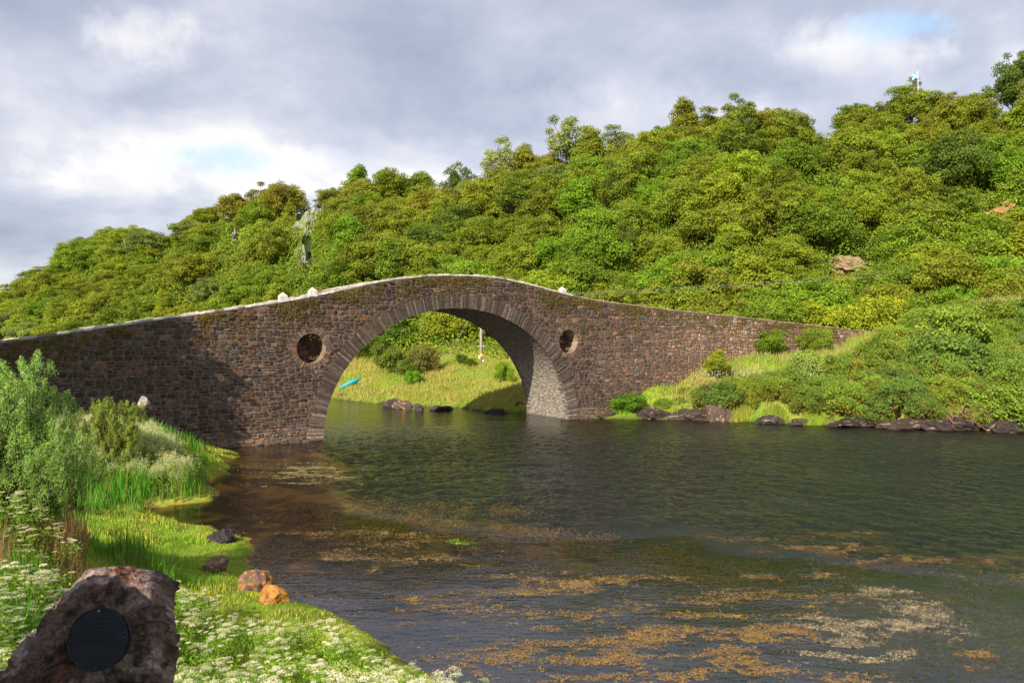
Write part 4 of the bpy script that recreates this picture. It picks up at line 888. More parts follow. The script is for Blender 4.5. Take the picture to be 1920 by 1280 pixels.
def flag():
    Y = 150; X, _, Z = at(1718, 165, Y=Y); f = empty('flagpole', (X, Y, terr(X, Y))); tag(f, 'flagpole hidden in the skyline trees with a blue and white flag at its top', 'flagpole'); zt = CAMH - (134 - HY) / F * Y
    mb = MB(); tube(mb, [(.35, 0, -.5), (.35, 0, zt - f.location.z)], .05, (.7, .7, .7), 6); mb.build('pole', M_PAINT, f)
    fl = MB(); n = 12; W_, H_ = 1.5, 1.3
    def PF(u, v, o=0): u = np.asarray(u, float); v = np.asarray(v, float); return np.stack([.33 - u * W_ * .8, -.1 - o + .12 * np.sin(u * 6 + v), zt - f.location.z - v * H_ - u * .75 * (1 - .35 * v)], -1)
    u = np.linspace(0, 1, n); 
    for i in range(n - 1):
        for j in range(8):
            v0, v1 = j / 8, (j + 1) / 8; fl.add(PF([u[i], u[i + 1], u[i + 1], u[i]], [v0, v0, v1, v1]), np.array([[0, 1, 2, 3]]), (.02, .32, .75))
    ob = fl.build('flag', M_PAINT, f)
    x = MB()
    for sgn in (0, 1):
        for i in range(n - 1):
            va, vb = (u[i], u[i + 1]) if sgn == 0 else (1 - u[i], 1 - u[i + 1]); t = .12
            for o in (.02, -.02):
                x.add(PF([u[i], u[i + 1], u[i + 1], u[i]], np.clip([va - t, vb - t, vb + t, va + t], 0, 1), o), np.array([[0, 1, 2, 3]]), (.9, .9, .9))
    x.build('saltire_cross', M_PAINT, ob)
flag()

# ---------------------------------------------------------------- low vegetation
def blades(x, y, z, h, wd, col, rng, lean=.25, name='grass'):
    n = len(x); a = rng.uniform(0, 2 * math.pi, n); B = np.stack([np.cos(a), np.sin(a), 0 * a], 1) * (wd / 2)[:, None]
    b = rng.uniform(0, 2 * math.pi, n); ln = np.abs(rng.normal(0, lean, n)) * h; D = np.stack([np.cos(b) * ln, np.sin(b) * ln, h], 1)
    P = np.stack([x, y, z - .02], 1); M = P + D * np.array([.35, .35, .55])
    T = P + D * np.array([1, 1, 1]) - np.array([0, 0, 1.0]) * (ln * .35)[:, None]
    V = np.stack([P - B, P + B, M + B * .75, M - B * .75, T], 1).reshape(-1, 3); o = np.arange(n)[:, None] * 5
    return V, [o + np.array([[0, 1, 2, 3]]), o + np.array([[3, 2, 4]])], np.repeat(col, 5, 0)
HG = [(-2, 6, .30), (0, 7, .30), (-4, 8, .35), (-3, 10, .3), (-4, 12.5, .22), (-4.5, 15.5, .10), (-6, 18, .09), (-8, 21, .09), (-9.5, 23.5, .09), (-11, 26, .10), (-13, 25, .12), (-15, 23, .3), (-9, 16, .3), (-10, 18.5, .4), (-7, 11, .45), (-6, 6, .5), (-9, 10, .55), (-12, 14, .6),
      (-14, 31, .75), (-16, 31, .9), (-15, 34, .6), (-13.3, 33, .15), (-14.5, 37.5, .18), (-15.3, 41, .12), (-16.5, 44, .10), (-17, 36, .5), (-18, 40, .45), (-19, 44, .3), (-22, 36, .6), (-17, 33, .6), (-20, 25, .6), (-30, 40, .7)]
def near_grass():
    rng = np.random.default_rng(31); n = 300000
    y = 3.0 * (52 / 3.0) ** (rng.random(n) ** .85); px = rng.uniform(-60, 930, n); x = (px - HX) / F * y
    d = sdist(x, y, L1); k = d > .05; x, y, px, d = x[k], y[k], px[k], d[k]; z = terrain(x, y); k = z > .05 + .10 * (vnoise(x * 2.5, y * 2.5, 15) > .55); x, y, px, z, d = x[k], y[k], px[k], z[k], d[k]
    py = HY + F * (CAMH - z) / y; k = py < 1420; x, y, px, z, py, d = x[k], y[k], px[k], z[k], py[k], d[k]; n = len(x)
    h = shep(x, y, HG, .4) * rng.uniform(.5, 1.3, n) * (.35 + 3.2 * np.clip(fbm(x * 1.3, y * 1.3, 3, 8) - .3, 0, 1) ** 1.3 * 1.4 + .2); h = h * (.35 + .65 * sstep(.1, 1.2, d))
    w = np.maximum(.006 + .012 * np.minimum(h, .5), y * .0009) * rng.uniform(.7, 1.3, n)
    q = fbm(x * .8, y * .8, 3, 40); col = mixc((.26, .43, .035), (.48, .52, .06), sstep(.35, .62, q)); col = mixc(col, np.array((.09, .30, .025)), sstep(.2, .45, h) * .9)
    dry = (rng.random(n) < .10 + .35 * sstep(.55, .7, fbm(x * .5, y * .5, 2, 44))); col = np.where(dry[:, None], np.array((.30, .25, .07)), col)
    edge = sstep(1.2, .1, z) * sstep(2.2, .2, d) * sstep(.35, .15, h); col = mixc(col, np.array((.38, .38, .05)), edge * .8)
    red = (px < 165) & (py > 1010) & (py < 1120) & (rng.random(n) < .5); col = np.where(red[:, None], np.array((.30, .17, .08)), col); h = np.where(red, h * 1.7, h)
    col = col * rng.uniform(.72, 1.28, (n, 1))
    V, Fq, c = blades(x, y, z, h, w, col, rng)
    tag(mesh_obj('grass', V, Fq, M_GRASS, c), 'green lawn and long grass on the near left bank', 'grass', kind='stuff')
near_grass()
def far_grass():
    rng = np.random.default_rng(32); n = 150000
    y = rng.uniform(57, 118, n); px = np.where(rng.random(n) < .5, rng.uniform(600, 1010, n), rng.uniform(1120, 1960, n)); x = (px - HX) / F * y
    d = sdist(x, y, L2); z = terrain(x, y); p = (x - O2[0]) * NB[0] + (y - O2[1]) * NB[1]; k = (d > .1) & (z > .05) & (z < 14) & ~((p > -.15) & (p < WID + .3)); x, y, z, px, d = x[k], y[k], z[k], px[k], d[k]; n = len(x)
    q = fbm(x * .25, y * .25, 3, 45); h = rng.uniform(.18, .6, n) * (.5 + q); w = rng.uniform(.03, .07, n)
    arch = px < 1050; rt = (px > 1260) * (rng.random(n) < .55); h = h * (1 + .6 * rt)
    dryz = sstep(.34, .6, fbm(x * .16, y * .16, 3, 46) + .10 * (z < 3.6)) * arch * sstep(6, 3.2, z)
    col = mixc((.17, .31, .025), (.27, .35, .035), sstep(.4, .6, q)); col = mixc(col, np.array((.46, .38, .11)), dryz * rng.uniform(.3, 1, n)); col = mixc(col, np.array((.36, .30, .07)), (rng.random(n) < .2) * .8)
    col = mixc(col, np.array((.36, .31, .12)), rt * .65)
    V, Fq, c = blades(x, y, z, h, w, col * rng.uniform(.75, 1.25, (n, 1)), rng, .4)
    tag(mesh_obj('grass', V, Fq, M_GRASS, c), 'rough green and straw coloured grass on the far banks', 'grass', kind='stuff')
far_grass()

# ---- white umbel flowers
M_STEM = M_GRASS
def umbel_plant(seed, height=.75, stems=4, cream=False, spread=.28):
    rng = np.random.default_rng(seed); t = empty('white_flower', (0, 0, 0)); fm = MB(); hm = MB()
    wc = np.array((.97, .91, .66)) if not cream else np.array((.90, .88, .48))
    for s_ in range(stems):
        a = rng.uniform(0, 6.28); r = rng.uniform(.2, 1) * spread; h = height * rng.uniform(.72, 1.08); tip = np.array([math.cos(a) * r, math.sin(a) * r, h])
        mid = tip * np.array([.45, .45, .5]) + rng.normal(0, .02, 3); tube(fm, [(tip[0] * .15, tip[1] * .15, -.05), mid, tip], [.006, .005, .003], (.16, .26, .04), 4)
        heads = [(tip, rng.uniform(.05, .085))]
        for _ in range(rng.integers(1, 3)):
            b = rng.uniform(0, 6.28); q = mid + np.array([math.cos(b) * .13, math.sin(b) * .13, h * rng.uniform(.28, .45)]); tube(fm, [mid, q], [.004, .002], (.16, .26, .04), 3); heads.append((q, rng.uniform(.04, .07)))
        for c, R_ in heads:
            if cream: k = 12; P = c + rng.normal(0, 1, (k, 3)) * np.array([R_ * .55, R_ * .55, R_ * .9])
            else:
                k = rng.integers(13, 20); g = np.arange(k) + .5; rr = np.sqrt(g / k) * R_; ph = g * 2.4; P = c + np.stack([rr * np.cos(ph), rr * np.sin(ph), .022 + (R_ ** 2 - rr ** 2) * 3.5], 1)
                for q in P[::2]: tube(fm, [c - np.array([0, 0, .012]), q], [.002, .0015], (.22, .32, .08), 3)
            m = 8; A = np.repeat(P, m, 0) + rng.normal(0, .0085 if not cream else .012, (k * m, 3)) * np.array([1, 1, .55])
            V, Fq = leaves(A, rdir(k * m, rng) * .6 + np.array([0, -.25, 1.]), rng.uniform(.009, .015, k * m), rng.uniform(.008, .013, k * m), rng); hm.add(V, Fq, np.repeat((wc if rng.random() < .72 else np.array((.62, .66, .26))) * rng.uniform(.7, 1.1, (k * m, 1)), 4, 0))
    m = 330; z = rng.uniform(.03, .86, m) * height; r = spread * rng.uniform(.1, 1.0, m); a = rng.uniform(0, 6.28, m); P = np.stack([r * np.cos(a), r * np.sin(a), z], 1)
    V, Fq = leaves(P, rdir(m, rng) * .8 + np.array([0, 0, .8]), rng.uniform(.04, .10, m), rng.uniform(.012, .03, m), rng); fm.add(V, Fq, np.repeat(np.array((.24, .40, .035)) * rng.uniform(.7, 1.35, (m, 1)), 4, 0))
    fm.build('stem', M_GRASS, t); hm.build('flower_head', M_PETAL, t); t['used'] = 0; return t
PROTO['umbel'] = [umbel_plant(600 + i) for i in range(5)]; PROTO['cream'] = [umbel_plant(620 + i, .8, 17, True, .42) for i in range(3)]
FL = []
def flowers(kind, n, pxr, yr, lo, hi, spacing, dens, where, sc=(.8, 1.15), seed=1, hh=.75):
    rng = np.random.default_rng(seed); done = []; tries = 0
    while len(done) < n and tries < 30000:
        tries += 1; px = rng.uniform(*pxr); y = rng.uniform(*yr); x = (px - HX) / F * y
        z = terr(x, y)
        if z < .12 or shore1(x, y) < .3: continue
        py = HY - F * (z + hh - CAMH) / y
        if not (np.interp(px, *zip(*lo)) < py < np.interp(px, *zip(*hi))): continue
        if any((a - x) ** 2 + (b - y) ** 2 < spacing ** 2 for a, b in done): continue
        if 2.6 < y < 4.6 and -3.2 < x < -1.6: continue
        done.append((x, y)); pr = PROTO[kind]; v = pr[int(rng.integers(len(pr)))]
        if v['used'] == 0: o = v; v['used'] = 1
        else: o = copy_tree(v)
        s = rng.uniform(*sc); o.location = (x, y, z); o.rotation_euler = (rng.normal(0, .08), rng.normal(0, .08), rng.uniform(0, 6.28)); o.scale = (s,) * 3
        FL.append((o, px, py, where, y))
flowers('umbel', 120, (325, 935), (5.6, 15.2), [(325, 1108), (450, 1128), (520, 1158), (640, 1172), (700, 1212), (900, 1250), (935, 1262)], [(300, 1345), (935, 1345)], .26, 1, 'right of the plaque stone', seed=1)
flowers('umbel', 48, (-30, 215), (4.2, 12.5), [(-30, 1052), (130, 1052), (200, 1085), (215, 1100)], [(-30, 1250), (100, 1190), (215, 1120)], .26, 1, 'left of the plaque stone', seed=2)
flowers('umbel', 26, (-30, 125), (9, 18), [(-30, 925), (60, 935), (125, 980)], [(-30, 1015), (125, 1030)], .34, 1, 'at the left edge under the willow', seed=3)
flowers('umbel', 6, (325, 400), (10, 17), [(325, 1095), (400, 1100)], [(325, 1125), (400, 1135)], .4, 1, 'beside the stone top', seed=6)
flowers('cream', 120, (110, 352), (26, 40), [(110, 788), (200, 792), (265, 792), (310, 815), (352, 868)], [(110, 880), (250, 890), (352, 895)], .50, 1, 'in the drift below the dark wall', (1.1, 1.6), seed=4)
flowers('umbel', 20, (-20, 95), (14, 24), [(-20, 868), (95, 862)], [(-20, 930), (95, 925)], .4, 1, 'beneath the big willow', seed=5)
def flower_label(px, py, where):
    return where
items = []
for o, px, py, where, y in FL:
    row = 'front' if (py > 1230 or (py > 1000 and px < 215 and py > 1150)) else ('middle' if py > 1180 or (px < 215 and py > 1100) else 'back')
    c = 'left' if px < {'right of the plaque stone': 520, 'in the drift below the dark wall': 200}.get(where, 40) else ('right' if px > {'right of the plaque stone': 720, 'in the drift below the dark wall': 280}.get(where, 110) else 'central')
    items.append((o, px, '%s %s white flowers %s' % (row, c, where) if 'drift' not in where else '%s cream flowers %s' % (c, where)))
number_labels(items, 'white flowering plants on the near bank', 'flower')
print('flowers', len(FL))

# ---- willows: plumes of narrow leaves on many stems
def willow(name, base, Y, poly, depth, nplume, leaf, col, col2, label, seed, pl=(.4, .7), per=150, stem=.012, up=1.0):
    rng = np.random.default_rng(seed); bx = at(base[0], base[1], Y=Y); gz = terr(bx[0], Y); t = empty(name, (bx[0], Y, gz)); tag(t, label, 'shrub'); off = np.array([bx[0], Y, gz])
    pg = np.array(poly, float); x0, y0 = pg.min(0); x1, y1 = pg.max(0); tips = []
    def inside(px, py):
        c = False
        for i in range(len(pg)):
            a, b = pg[i]; c2, d = pg[(i + 1) % len(pg)]
            if (b > py) != (d > py) and px < a + (py - b) / (d - b) * (c2 - a): c = not c
        return c
    while len(tips) < nplume:
        px, py = rng.uniform(x0, x1), rng.uniform(y0, y1)
        if not inside(px, py): continue
        e = rng.normal(0, depth * .5); yy = Y + np.clip(e, -depth, depth); P = at(px, py, Y=Y); tips.append((P[0], yy, P[2]))
    tips = np.array(tips) - off; wm = MB(); lm = MB()
    for p in tips:
        dirn = unit(np.array([p[0] * .35, p[1] * .35, 1.2 * up]) + rng.normal(0, .25, 3)); L_ = rng.uniform(*pl); root = p - dirn * L_
        b0 = np.array([rng.normal(0, .12), rng.normal(0, .12), 0]); mid = (b0 + root) / 2 + np.array([root[0] * .12, root[1] * .12, -.05]); tube(wm, [b0, mid, root, p], [stem, stem * .7, stem * .4, .004], (.17, .12, .07), 4)
        m = per; s_ = rng.random(m) ** .8; A = root + dirn * (L_ * s_)[:, None] + rng.normal(0, 1, (m, 3)) * (.085 * (1.25 - s_))[:, None] * L_ * 1.8
        al = unit(dirn * .9 + rdir(m, rng) * .75); V, Fq = leaves(A, rdir(m, rng), rng.uniform(leaf * .7, leaf * 1.25, m), leaf * .17, rng, along=al)
        g = rng.uniform(.7, 1.3, (m, 1)) * rng.uniform(.62, 1.2); cc = np.where(rng.random((m, 1)) < .45, np.array(col), np.array(col2)) * g; lm.add(V, Fq, np.repeat(cc, 4, 0))
    wm.build('stem', M_BARK, t, True); lm.build('foliage', M_GRASS, t); return t
willow('willow_shrub', (50, 935), 16.8, [(-90, 690), (-20, 672), (10, 690), (42, 655), (56, 648), (68, 668), (80, 715), (100, 722), (112, 760), (128, 762), (152, 800), (160, 860), (140, 915), (105, 935), (20, 955), (-90, 960)], 1.1, 310, .085, (.42, .56, .20), (.24, .43, .05),
       'big grey green willow with narrow upright leaves at the left edge', 71, per=240)
willow('willow_shrub', (215, 800), 32, [(170, 765), (178, 748), (197, 740), (214, 744), (228, 752), (242, 748), (258, 756), (262, 775), (262, 850), (165, 860)], .7, 230, .10, (.38, .42, .09), (.24, .34, .04), 'small round willow bush on the bank in front of the dark wall', 72, pl=(.35, .6), per=150, stem=.012)
willow('willow_shrub', (140, 800), 25, [(118, 770), (138, 760), (154, 768), (158, 790), (140, 812), (112, 806)], .5, 26, .10, (.32, .38, .12), (.17, .24, .04), 'little willow sprig between the big willow and the round bush', 73, per=110)
rock('rock', tuple(at(270, 752, Y=38.5) + np.array([0, 0, -.05])), (.36, .34, .34), 301, (.26, .22, .20), 0, 'pale rounded stone top against the shaded wall beside the small willow', rough=.05)

# ---- gorse and other shrubs of the right bank
def spiky(seed, rad, lobes=46, per=230, name='gorse_bush', leaf=(.13, .26), wid=.22, brown=.10, cz=.9):
    rng = np.random.default_rng(seed); rad = np.array(rad); i = np.arange(lobes) + .5; zc = 1 - 1.25 * i / lobes; ph = i * 2.4 + rng.normal(0, .4, lobes); rr = np.sqrt(np.maximum(0, 1 - zc ** 2))
    cen = np.stack([rr * np.cos(ph), rr * np.sin(ph), zc], 1) * rad * rng.uniform(.62, .9, (lobes, 1)) + np.array([0, 0, cz]); P = []; D = []; Cc = []
    for c in cen:
        r = rng.uniform(.2, .32) * rad.mean(); m = per; d = rdir(m, rng); d[:, 2] = np.abs(d[:, 2]) * np.where(rng.random(m) < .8, 1, -1)
        P.append(c + d * r * rng.uniform(.6, 1.08, (m, 1))); D.append(unit(d + np.array([0, 0, .5]) + rng.normal(0, .3, (m, 3)))); b = rng.random() < brown
        Cc.append(np.where((d[:, 2:3] < -.1) | b, np.array([(1.5, .95, 1.25)]), np.array([(1., 1., 1.)])) * rng.uniform(.85, 1.15) * rng.uniform(.75, 1.25, (m, 1)))
    P, D, Cc = np.vstack(P), np.vstack(D), np.vstack(Cc); n = len(P); V, Fq = leaves(P, rdir(n, rng), rng.uniform(*leaf, n), rng.uniform(*leaf, n) * wid * 1.6, rng, along=D)
    t = empty(name, (0, 0, 0)); mesh_obj('foliage', V, Fq, M_LEAF, np.repeat(Cc, 4, 0), False, t); sm = MB()
    for c in cen[::3]: tube(sm, [(0, 0, -.3), c * np.array([.5, .5, .35]) + rng.normal(0, .1, 3), c], [.07, .045, .02], (.22, .15, .10), 4)
    sm.build('stem', M_BARK, t); t['used'] = 0; return t
PROTO['gorse'] = [spiky(700 + i, (2.0, 2.0, 1.55)) for i in range(4)]
SH = []
def shrubs_right():
    rng = np.random.default_rng(81); done = []; GR = [(.17, .26, .034), (.20, .29, .034), (.15, .24, .04), (.22, .29, .032)]
    tr_ = 0
    while len(done) < 295 and tr_ < 60000:
        tr_ += 1; px = rng.uniform(1240, 1985); y = rng.uniform(56, 98); x = (px - HX) / F * y; p = (x - O2[0]) * NB[0] + (y - O2[1]) * NB[1]; d = shore2(x, y)
        sl_ = (x - O2[0]) * U2[0] + (y - O2[1]) * U2[1]
        if (p > -2.6 and sl_ < 69) or d < (1.0 if px < 1540 else .35): continue
        z = terr(x, y); lim = np.interp(px, [1240, 1300, 1400, 1500, 1560, 1620, 1660, 1700, 1760], [735, 710, 690, 678, 662, 640, 616, 590, 560]); hmax = CAMH - (lim - HY) / F * y - z; small = hmax < 2.6
        if hmax < .65: continue
        if px < 1380 and rng.random() < .3: continue
        if 1290 < px < 1345 and d < 5: continue
        if z < .1: continue
        if any((a - x) ** 2 + (b - y) ** 2 < (.95 + .3 * min(hmax, 3)) ** 2 for a, b in done): continue
        done.append((x, y)); sc = rng.uniform(.85, 1.35) * (min(1.0, hmax / 2.9) if small else 1); 
        kind = 'gorse' if rng.random() < .85 or px < 1700 else 'bush'
        o = place(kind, x, y, (sc, sc, sc * rng.uniform(.85, 1.15)), np.array(GR[rng.integers(4)]) * rng.uniform(.9, 1.2), rng=rng); SH.append((o, px, HY - F * (z + 1.2 - CAMH) / y, kind))
    it = []
    for o, px, py, kind in SH:
        zx = 'near the yellow sapling' if px < 1400 else ('left of the white shrub' if px < 1490 else ('at the end of the wall' if px < 1620 else ('in the big gorse bank' if px < 1760 else ('above the bare roots' if px < 1880 else 'at the right edge'))))
        band = 'waterside' if py > 735 else ('mid height' if py > 660 else ('high' if py > 600 else 'topmost')); it.append((o, px, '%s %s bushes %s' % (band, 'dark green gorse' if kind == 'gorse' else 'leafy green', zx)))
    number_labels(it, 'gorse and bushes on the right bank', 'bush')
shrubs_right()
def leafy(px, py, hpx, wpx, Y, color, label, kind='bush', var=0, cat='shrub', group=None):
    """bush whose foliage spans hpx x wpx with its foot at (px,py)"""
    x = (px - HX) / F * Y; z = CAMH - (py - HY) / F * Y; h = hpx / F * Y; w = wpx / F * Y; g = terr(x, Y)
    H0, W0 = {'bush': (3.1, 5.2), 'gorse': (2.6, 4.4), 'oak': (7.2, 8), 'upright': (9, 5.6)}[kind]
    o = place(kind, x, Y, (w / W0, w / W0, h / H0), color, var=var); o.location.z = min(z, g + .6) if z > g else g; tag(o, label, cat, group); return o
leafy(1440, 668, 48, 72, 77.0, (.17, .26, .02), 'round bright green bush against the right wing wall')
leafy(1345, 712, 58, 50, 68.5, (.30, .34, .03), 'yellow leaved sapling in front of the wing wall', 'upright', 0)
leafy(1528, 672, 46, 64, 80.0, (.22, .30, .03), 'yellow green bush by the whitened part of the wing wall', var=1)
leafy(1512, 770, 68, 66, 64.0, (.28, .38, .07), 'tall airy shrub speckled with white blossom among the gorse', var=2)
leafy(1180, 782, 34, 70, 64.3, (.13, .26, .02), 'bright green grassy clump at the foot of the pier wall', var=0)
for i, (px, py, h, w, Y, c, l) in enumerate([(730, 700, 52, 70, 90, (.17, .22, .03), 'olive bush left of the stay wires, beneath the arch'), (672, 668, 44, 60, 98, (.19, .28, .02), 'rounded bright bush at the left of the arch opening'), (795, 700, 46, 62, 91, (.21, .20, .05), 'brownish bush right below the stay wires'),
        (762, 706, 34, 40, 88, (.16, .22, .03), 'small olive bush between the two bigger bushes in the arch'), (775, 722, 26, 34, 85, (.16, .34, .02), 'low bright fern clump below the brownish bush'), (945, 728, 36, 40, 80, (.22, .36, .02), 'bright yellow green fern clump near the right pier'), (866, 694, 18, 26, 92, (.12, .18, .02), 'small dark bush just left of the pole foot'), (882, 697, 14, 22, 91, (.13, .19, .02), 'smallest bush directly under the pole'),
        (706, 655, 30, 50, 104, (.12, .20, .02), 'dark bush at the top left under the arch'), (750, 640, 44, 70, 112, (.10, .18, .02), 'broad dark bush at the wood edge under the arch crown'), (820, 636, 44, 80, 113, (.15, .26, .02), 'bright bush at the wood edge behind the stay wires'), (872, 640, 30, 60, 112, (.13, .22, .02), 'green bush at the wood edge left of the pole')]):
    leafy(px, py, h, w, Y, c, l, var=i % 3, group='bushes on the far bank')
def blossom():
    rng = np.random.default_rng(91); P = []; 
    for (px, py, w, h, Y, n) in ((1512, 712, 36, 45, 62.4, 260), (1395, 698, 60, 12, 68, 160), (1330, 702, 30, 8, 66.5, 60), (1575, 662, 34, 10, 80, 120)):
        for _ in range(n):
            a = rng.normal(0, .5, 2); q = at(px + a[0] * w, py + a[1] * h, Y=Y + rng.normal(0, .5)); P.append(q)
    P = np.array(P); n = len(P); V, Fq = leaves(P, rdir(n, rng) + np.array([-.3, -.8, .6]), rng.uniform(.08, .16, n), rng.uniform(.07, .12, n), rng)
    tag(mesh_obj('blossom', V, Fq, M_PETAL, np.repeat(np.array((.62, .60, .42)) * rng.uniform(.8, 1.1, (n, 1)), 4, 0)), 'small white blossom scattered over the shrubs in front of the wing wall', 'blossom', kind='stuff')
blossom()
def edge_trees():
    rng = np.random.default_rng(95); done = []; it = []; t_ = 0
    while len(done) < 90 and t_ < 9000:
        t_ += 1; px = rng.uniform(1090, 2000); y = rng.uniform(80, 118); x = (px - HX) / F * y; p = (x - O2[0]) * NB[0] + (y - O2[1]) * NB[1]
        if p < WID + 4 and (x - O2[0]) * U2[0] + (y - O2[1]) * U2[1] < 72: continue
        if any((a - x) ** 2 + (b - y) ** 2 < 4.6 ** 2 for a, b in done): continue
        done.append((x, y)); z = terr(x, y); zx = 'behind the right wing wall' if px < 1400 else ('behind the end of the wall' if px < 1650 else ('behind the gorse bank' if px < 1830 else 'behind the gorse at the right edge'))
        c = [BRIGHT, GREEN, YEL, GREEN, OLIVE][rng.integers(5)]; o = place('bush', x, y, rng.uniform(1.1, 1.7), np.array(c) * rng.uniform(.85, 1.15), rng=rng); it.append((o, px, '%s thicket bushes %s' % (CNAME[c], zx)))
    number_labels(it, 'bushes at the foot of the wood', 'bush')
edge_trees()
# yellow grass clumps on the right shore
def tuft(px, py, wpx, h, col, label, seed, n=900):
    rng = np.random.default_rng(seed); Y = F * CAMH / (py - HY); x0 = (px - HX) / F * Y; w = wpx / F * Y / 2; a = rng.uniform(0, 6.28, n); r = np.sqrt(rng.random(n)); x = w * r * np.cos(a); y = .8 * r * np.sin(a) + .5; g = np.maximum(terrain(x0 + x, Y + y), 0)
    V, Fq, c = blades(x, y, g, h * rng.uniform(.5, 1.1, n) * (1.15 - .6 * r ** 2), np.full(n, .035), np.array(col) * rng.uniform(.75, 1.25, (n, 1)), rng, .35)
    o = mesh_obj('grass_clump', V, Fq, M_GRASS, c); o.location = (x0, Y, 0); tag(o, label, 'grass clump', 'grass clumps on the right shore')
for i, (px, py, w, h, c, l) in enumerate([(1172, 783, 46, .9, (.16, .34, .02), 'vivid green grass clump at the water beside the pier wall'), (1304, 782, 30, 1.1, (.34, .34, .05), 'small yellow grass clump between two dark rocks'), (1385, 790, 66, 1.0, (.34, .36, .05), 'largest yellow grass clump at the waterline'),
        (1458, 793, 44, .6, (.26, .33, .04), 'low green yellow grass clump right of the largest one'), (1525, 796, 70, .8, (.27, .36, .04), 'green grass clump left of the overhanging gorse'), (1590, 799, 30, .4, (.2, .34, .03), 'small green grass clump under the overhanging gorse')]): tuft(px, py, w, h, c, l, 900 + i)
def roots():
    rng = np.random.default_rng(97); Y = 55.2; x = (1850 - HX) / F * Y; t = MB()
    for i in range(40):
        px = rng.uniform(-2.6, 2.8); z0 = rng.uniform(.8, 1.5); p = np.array([px, rng.uniform(.2, 1.0), z0]); pts = [p]; d = unit(np.array([rng.normal(0, .8), -.7, rng.normal(-.1, .5)])); st = rng.uniform(.16, .26)
        for k in range(7): d = unit(d + rng.normal(0, .42, 3) + np.array([0, 0, -.08 if i % 3 else .05])); p = p + d * st; p[2] = max(p[2], -.1); pts.append(p.copy())
        r = rng.uniform(.02, .05); tube(t, pts, np.linspace(r, r * .35, len(pts)), np.array((.50, .38, .29)) * rng.uniform(.7, 1.15), 5)
    o = t.build('driftwood_roots', M_BARK, None, True); o.location = (x, Y, 0); tag(o, 'tangle of bare pale roots hanging over the right bank rocks', 'roots')
M_BARK.node_tree.nodes['RGB'].outputs[0].default_value = (1, 1, 1, 1)
def bark_attr():
    nt = M_BARK.node_tree; L = nt.links; a = nt.nodes.new('ShaderNodeAttribute'); a.attribute_name = 'tint'
    m = [n for n in nt.nodes if n.type == 'MIX_RGB'][0]; L.new(a.outputs['Color'], m.inputs[1])
bark_attr(); roots()

# ---- trees outside the frame shading the wall; boulder added to shade the stone
def off_tree(kind, x, y, sc, col, label, dz=0):
    o = place(kind, x, y, sc, col, var=1, rz=.4, dz=dz); tag(o, label, 'tree')
off_tree('upright', -29.0, 31.5, (1.25, 1.25, 1.75), GREEN, 'tall tree on the left bank beyond the left edge shading the wall')
off_tree('upright', -34.0, 29.5, (1.3, 1.3, 1.7), OLIVE, 'second tall tree on the left bank farther beyond the left edge')
rock('rock', (-2.80, 2.35, 5.45), (1.0, .5, 1.42), 777, (.12, .08, .07), 0, 'unseen boulder added beyond the left edge to shade the plaque stone', rough=.1)

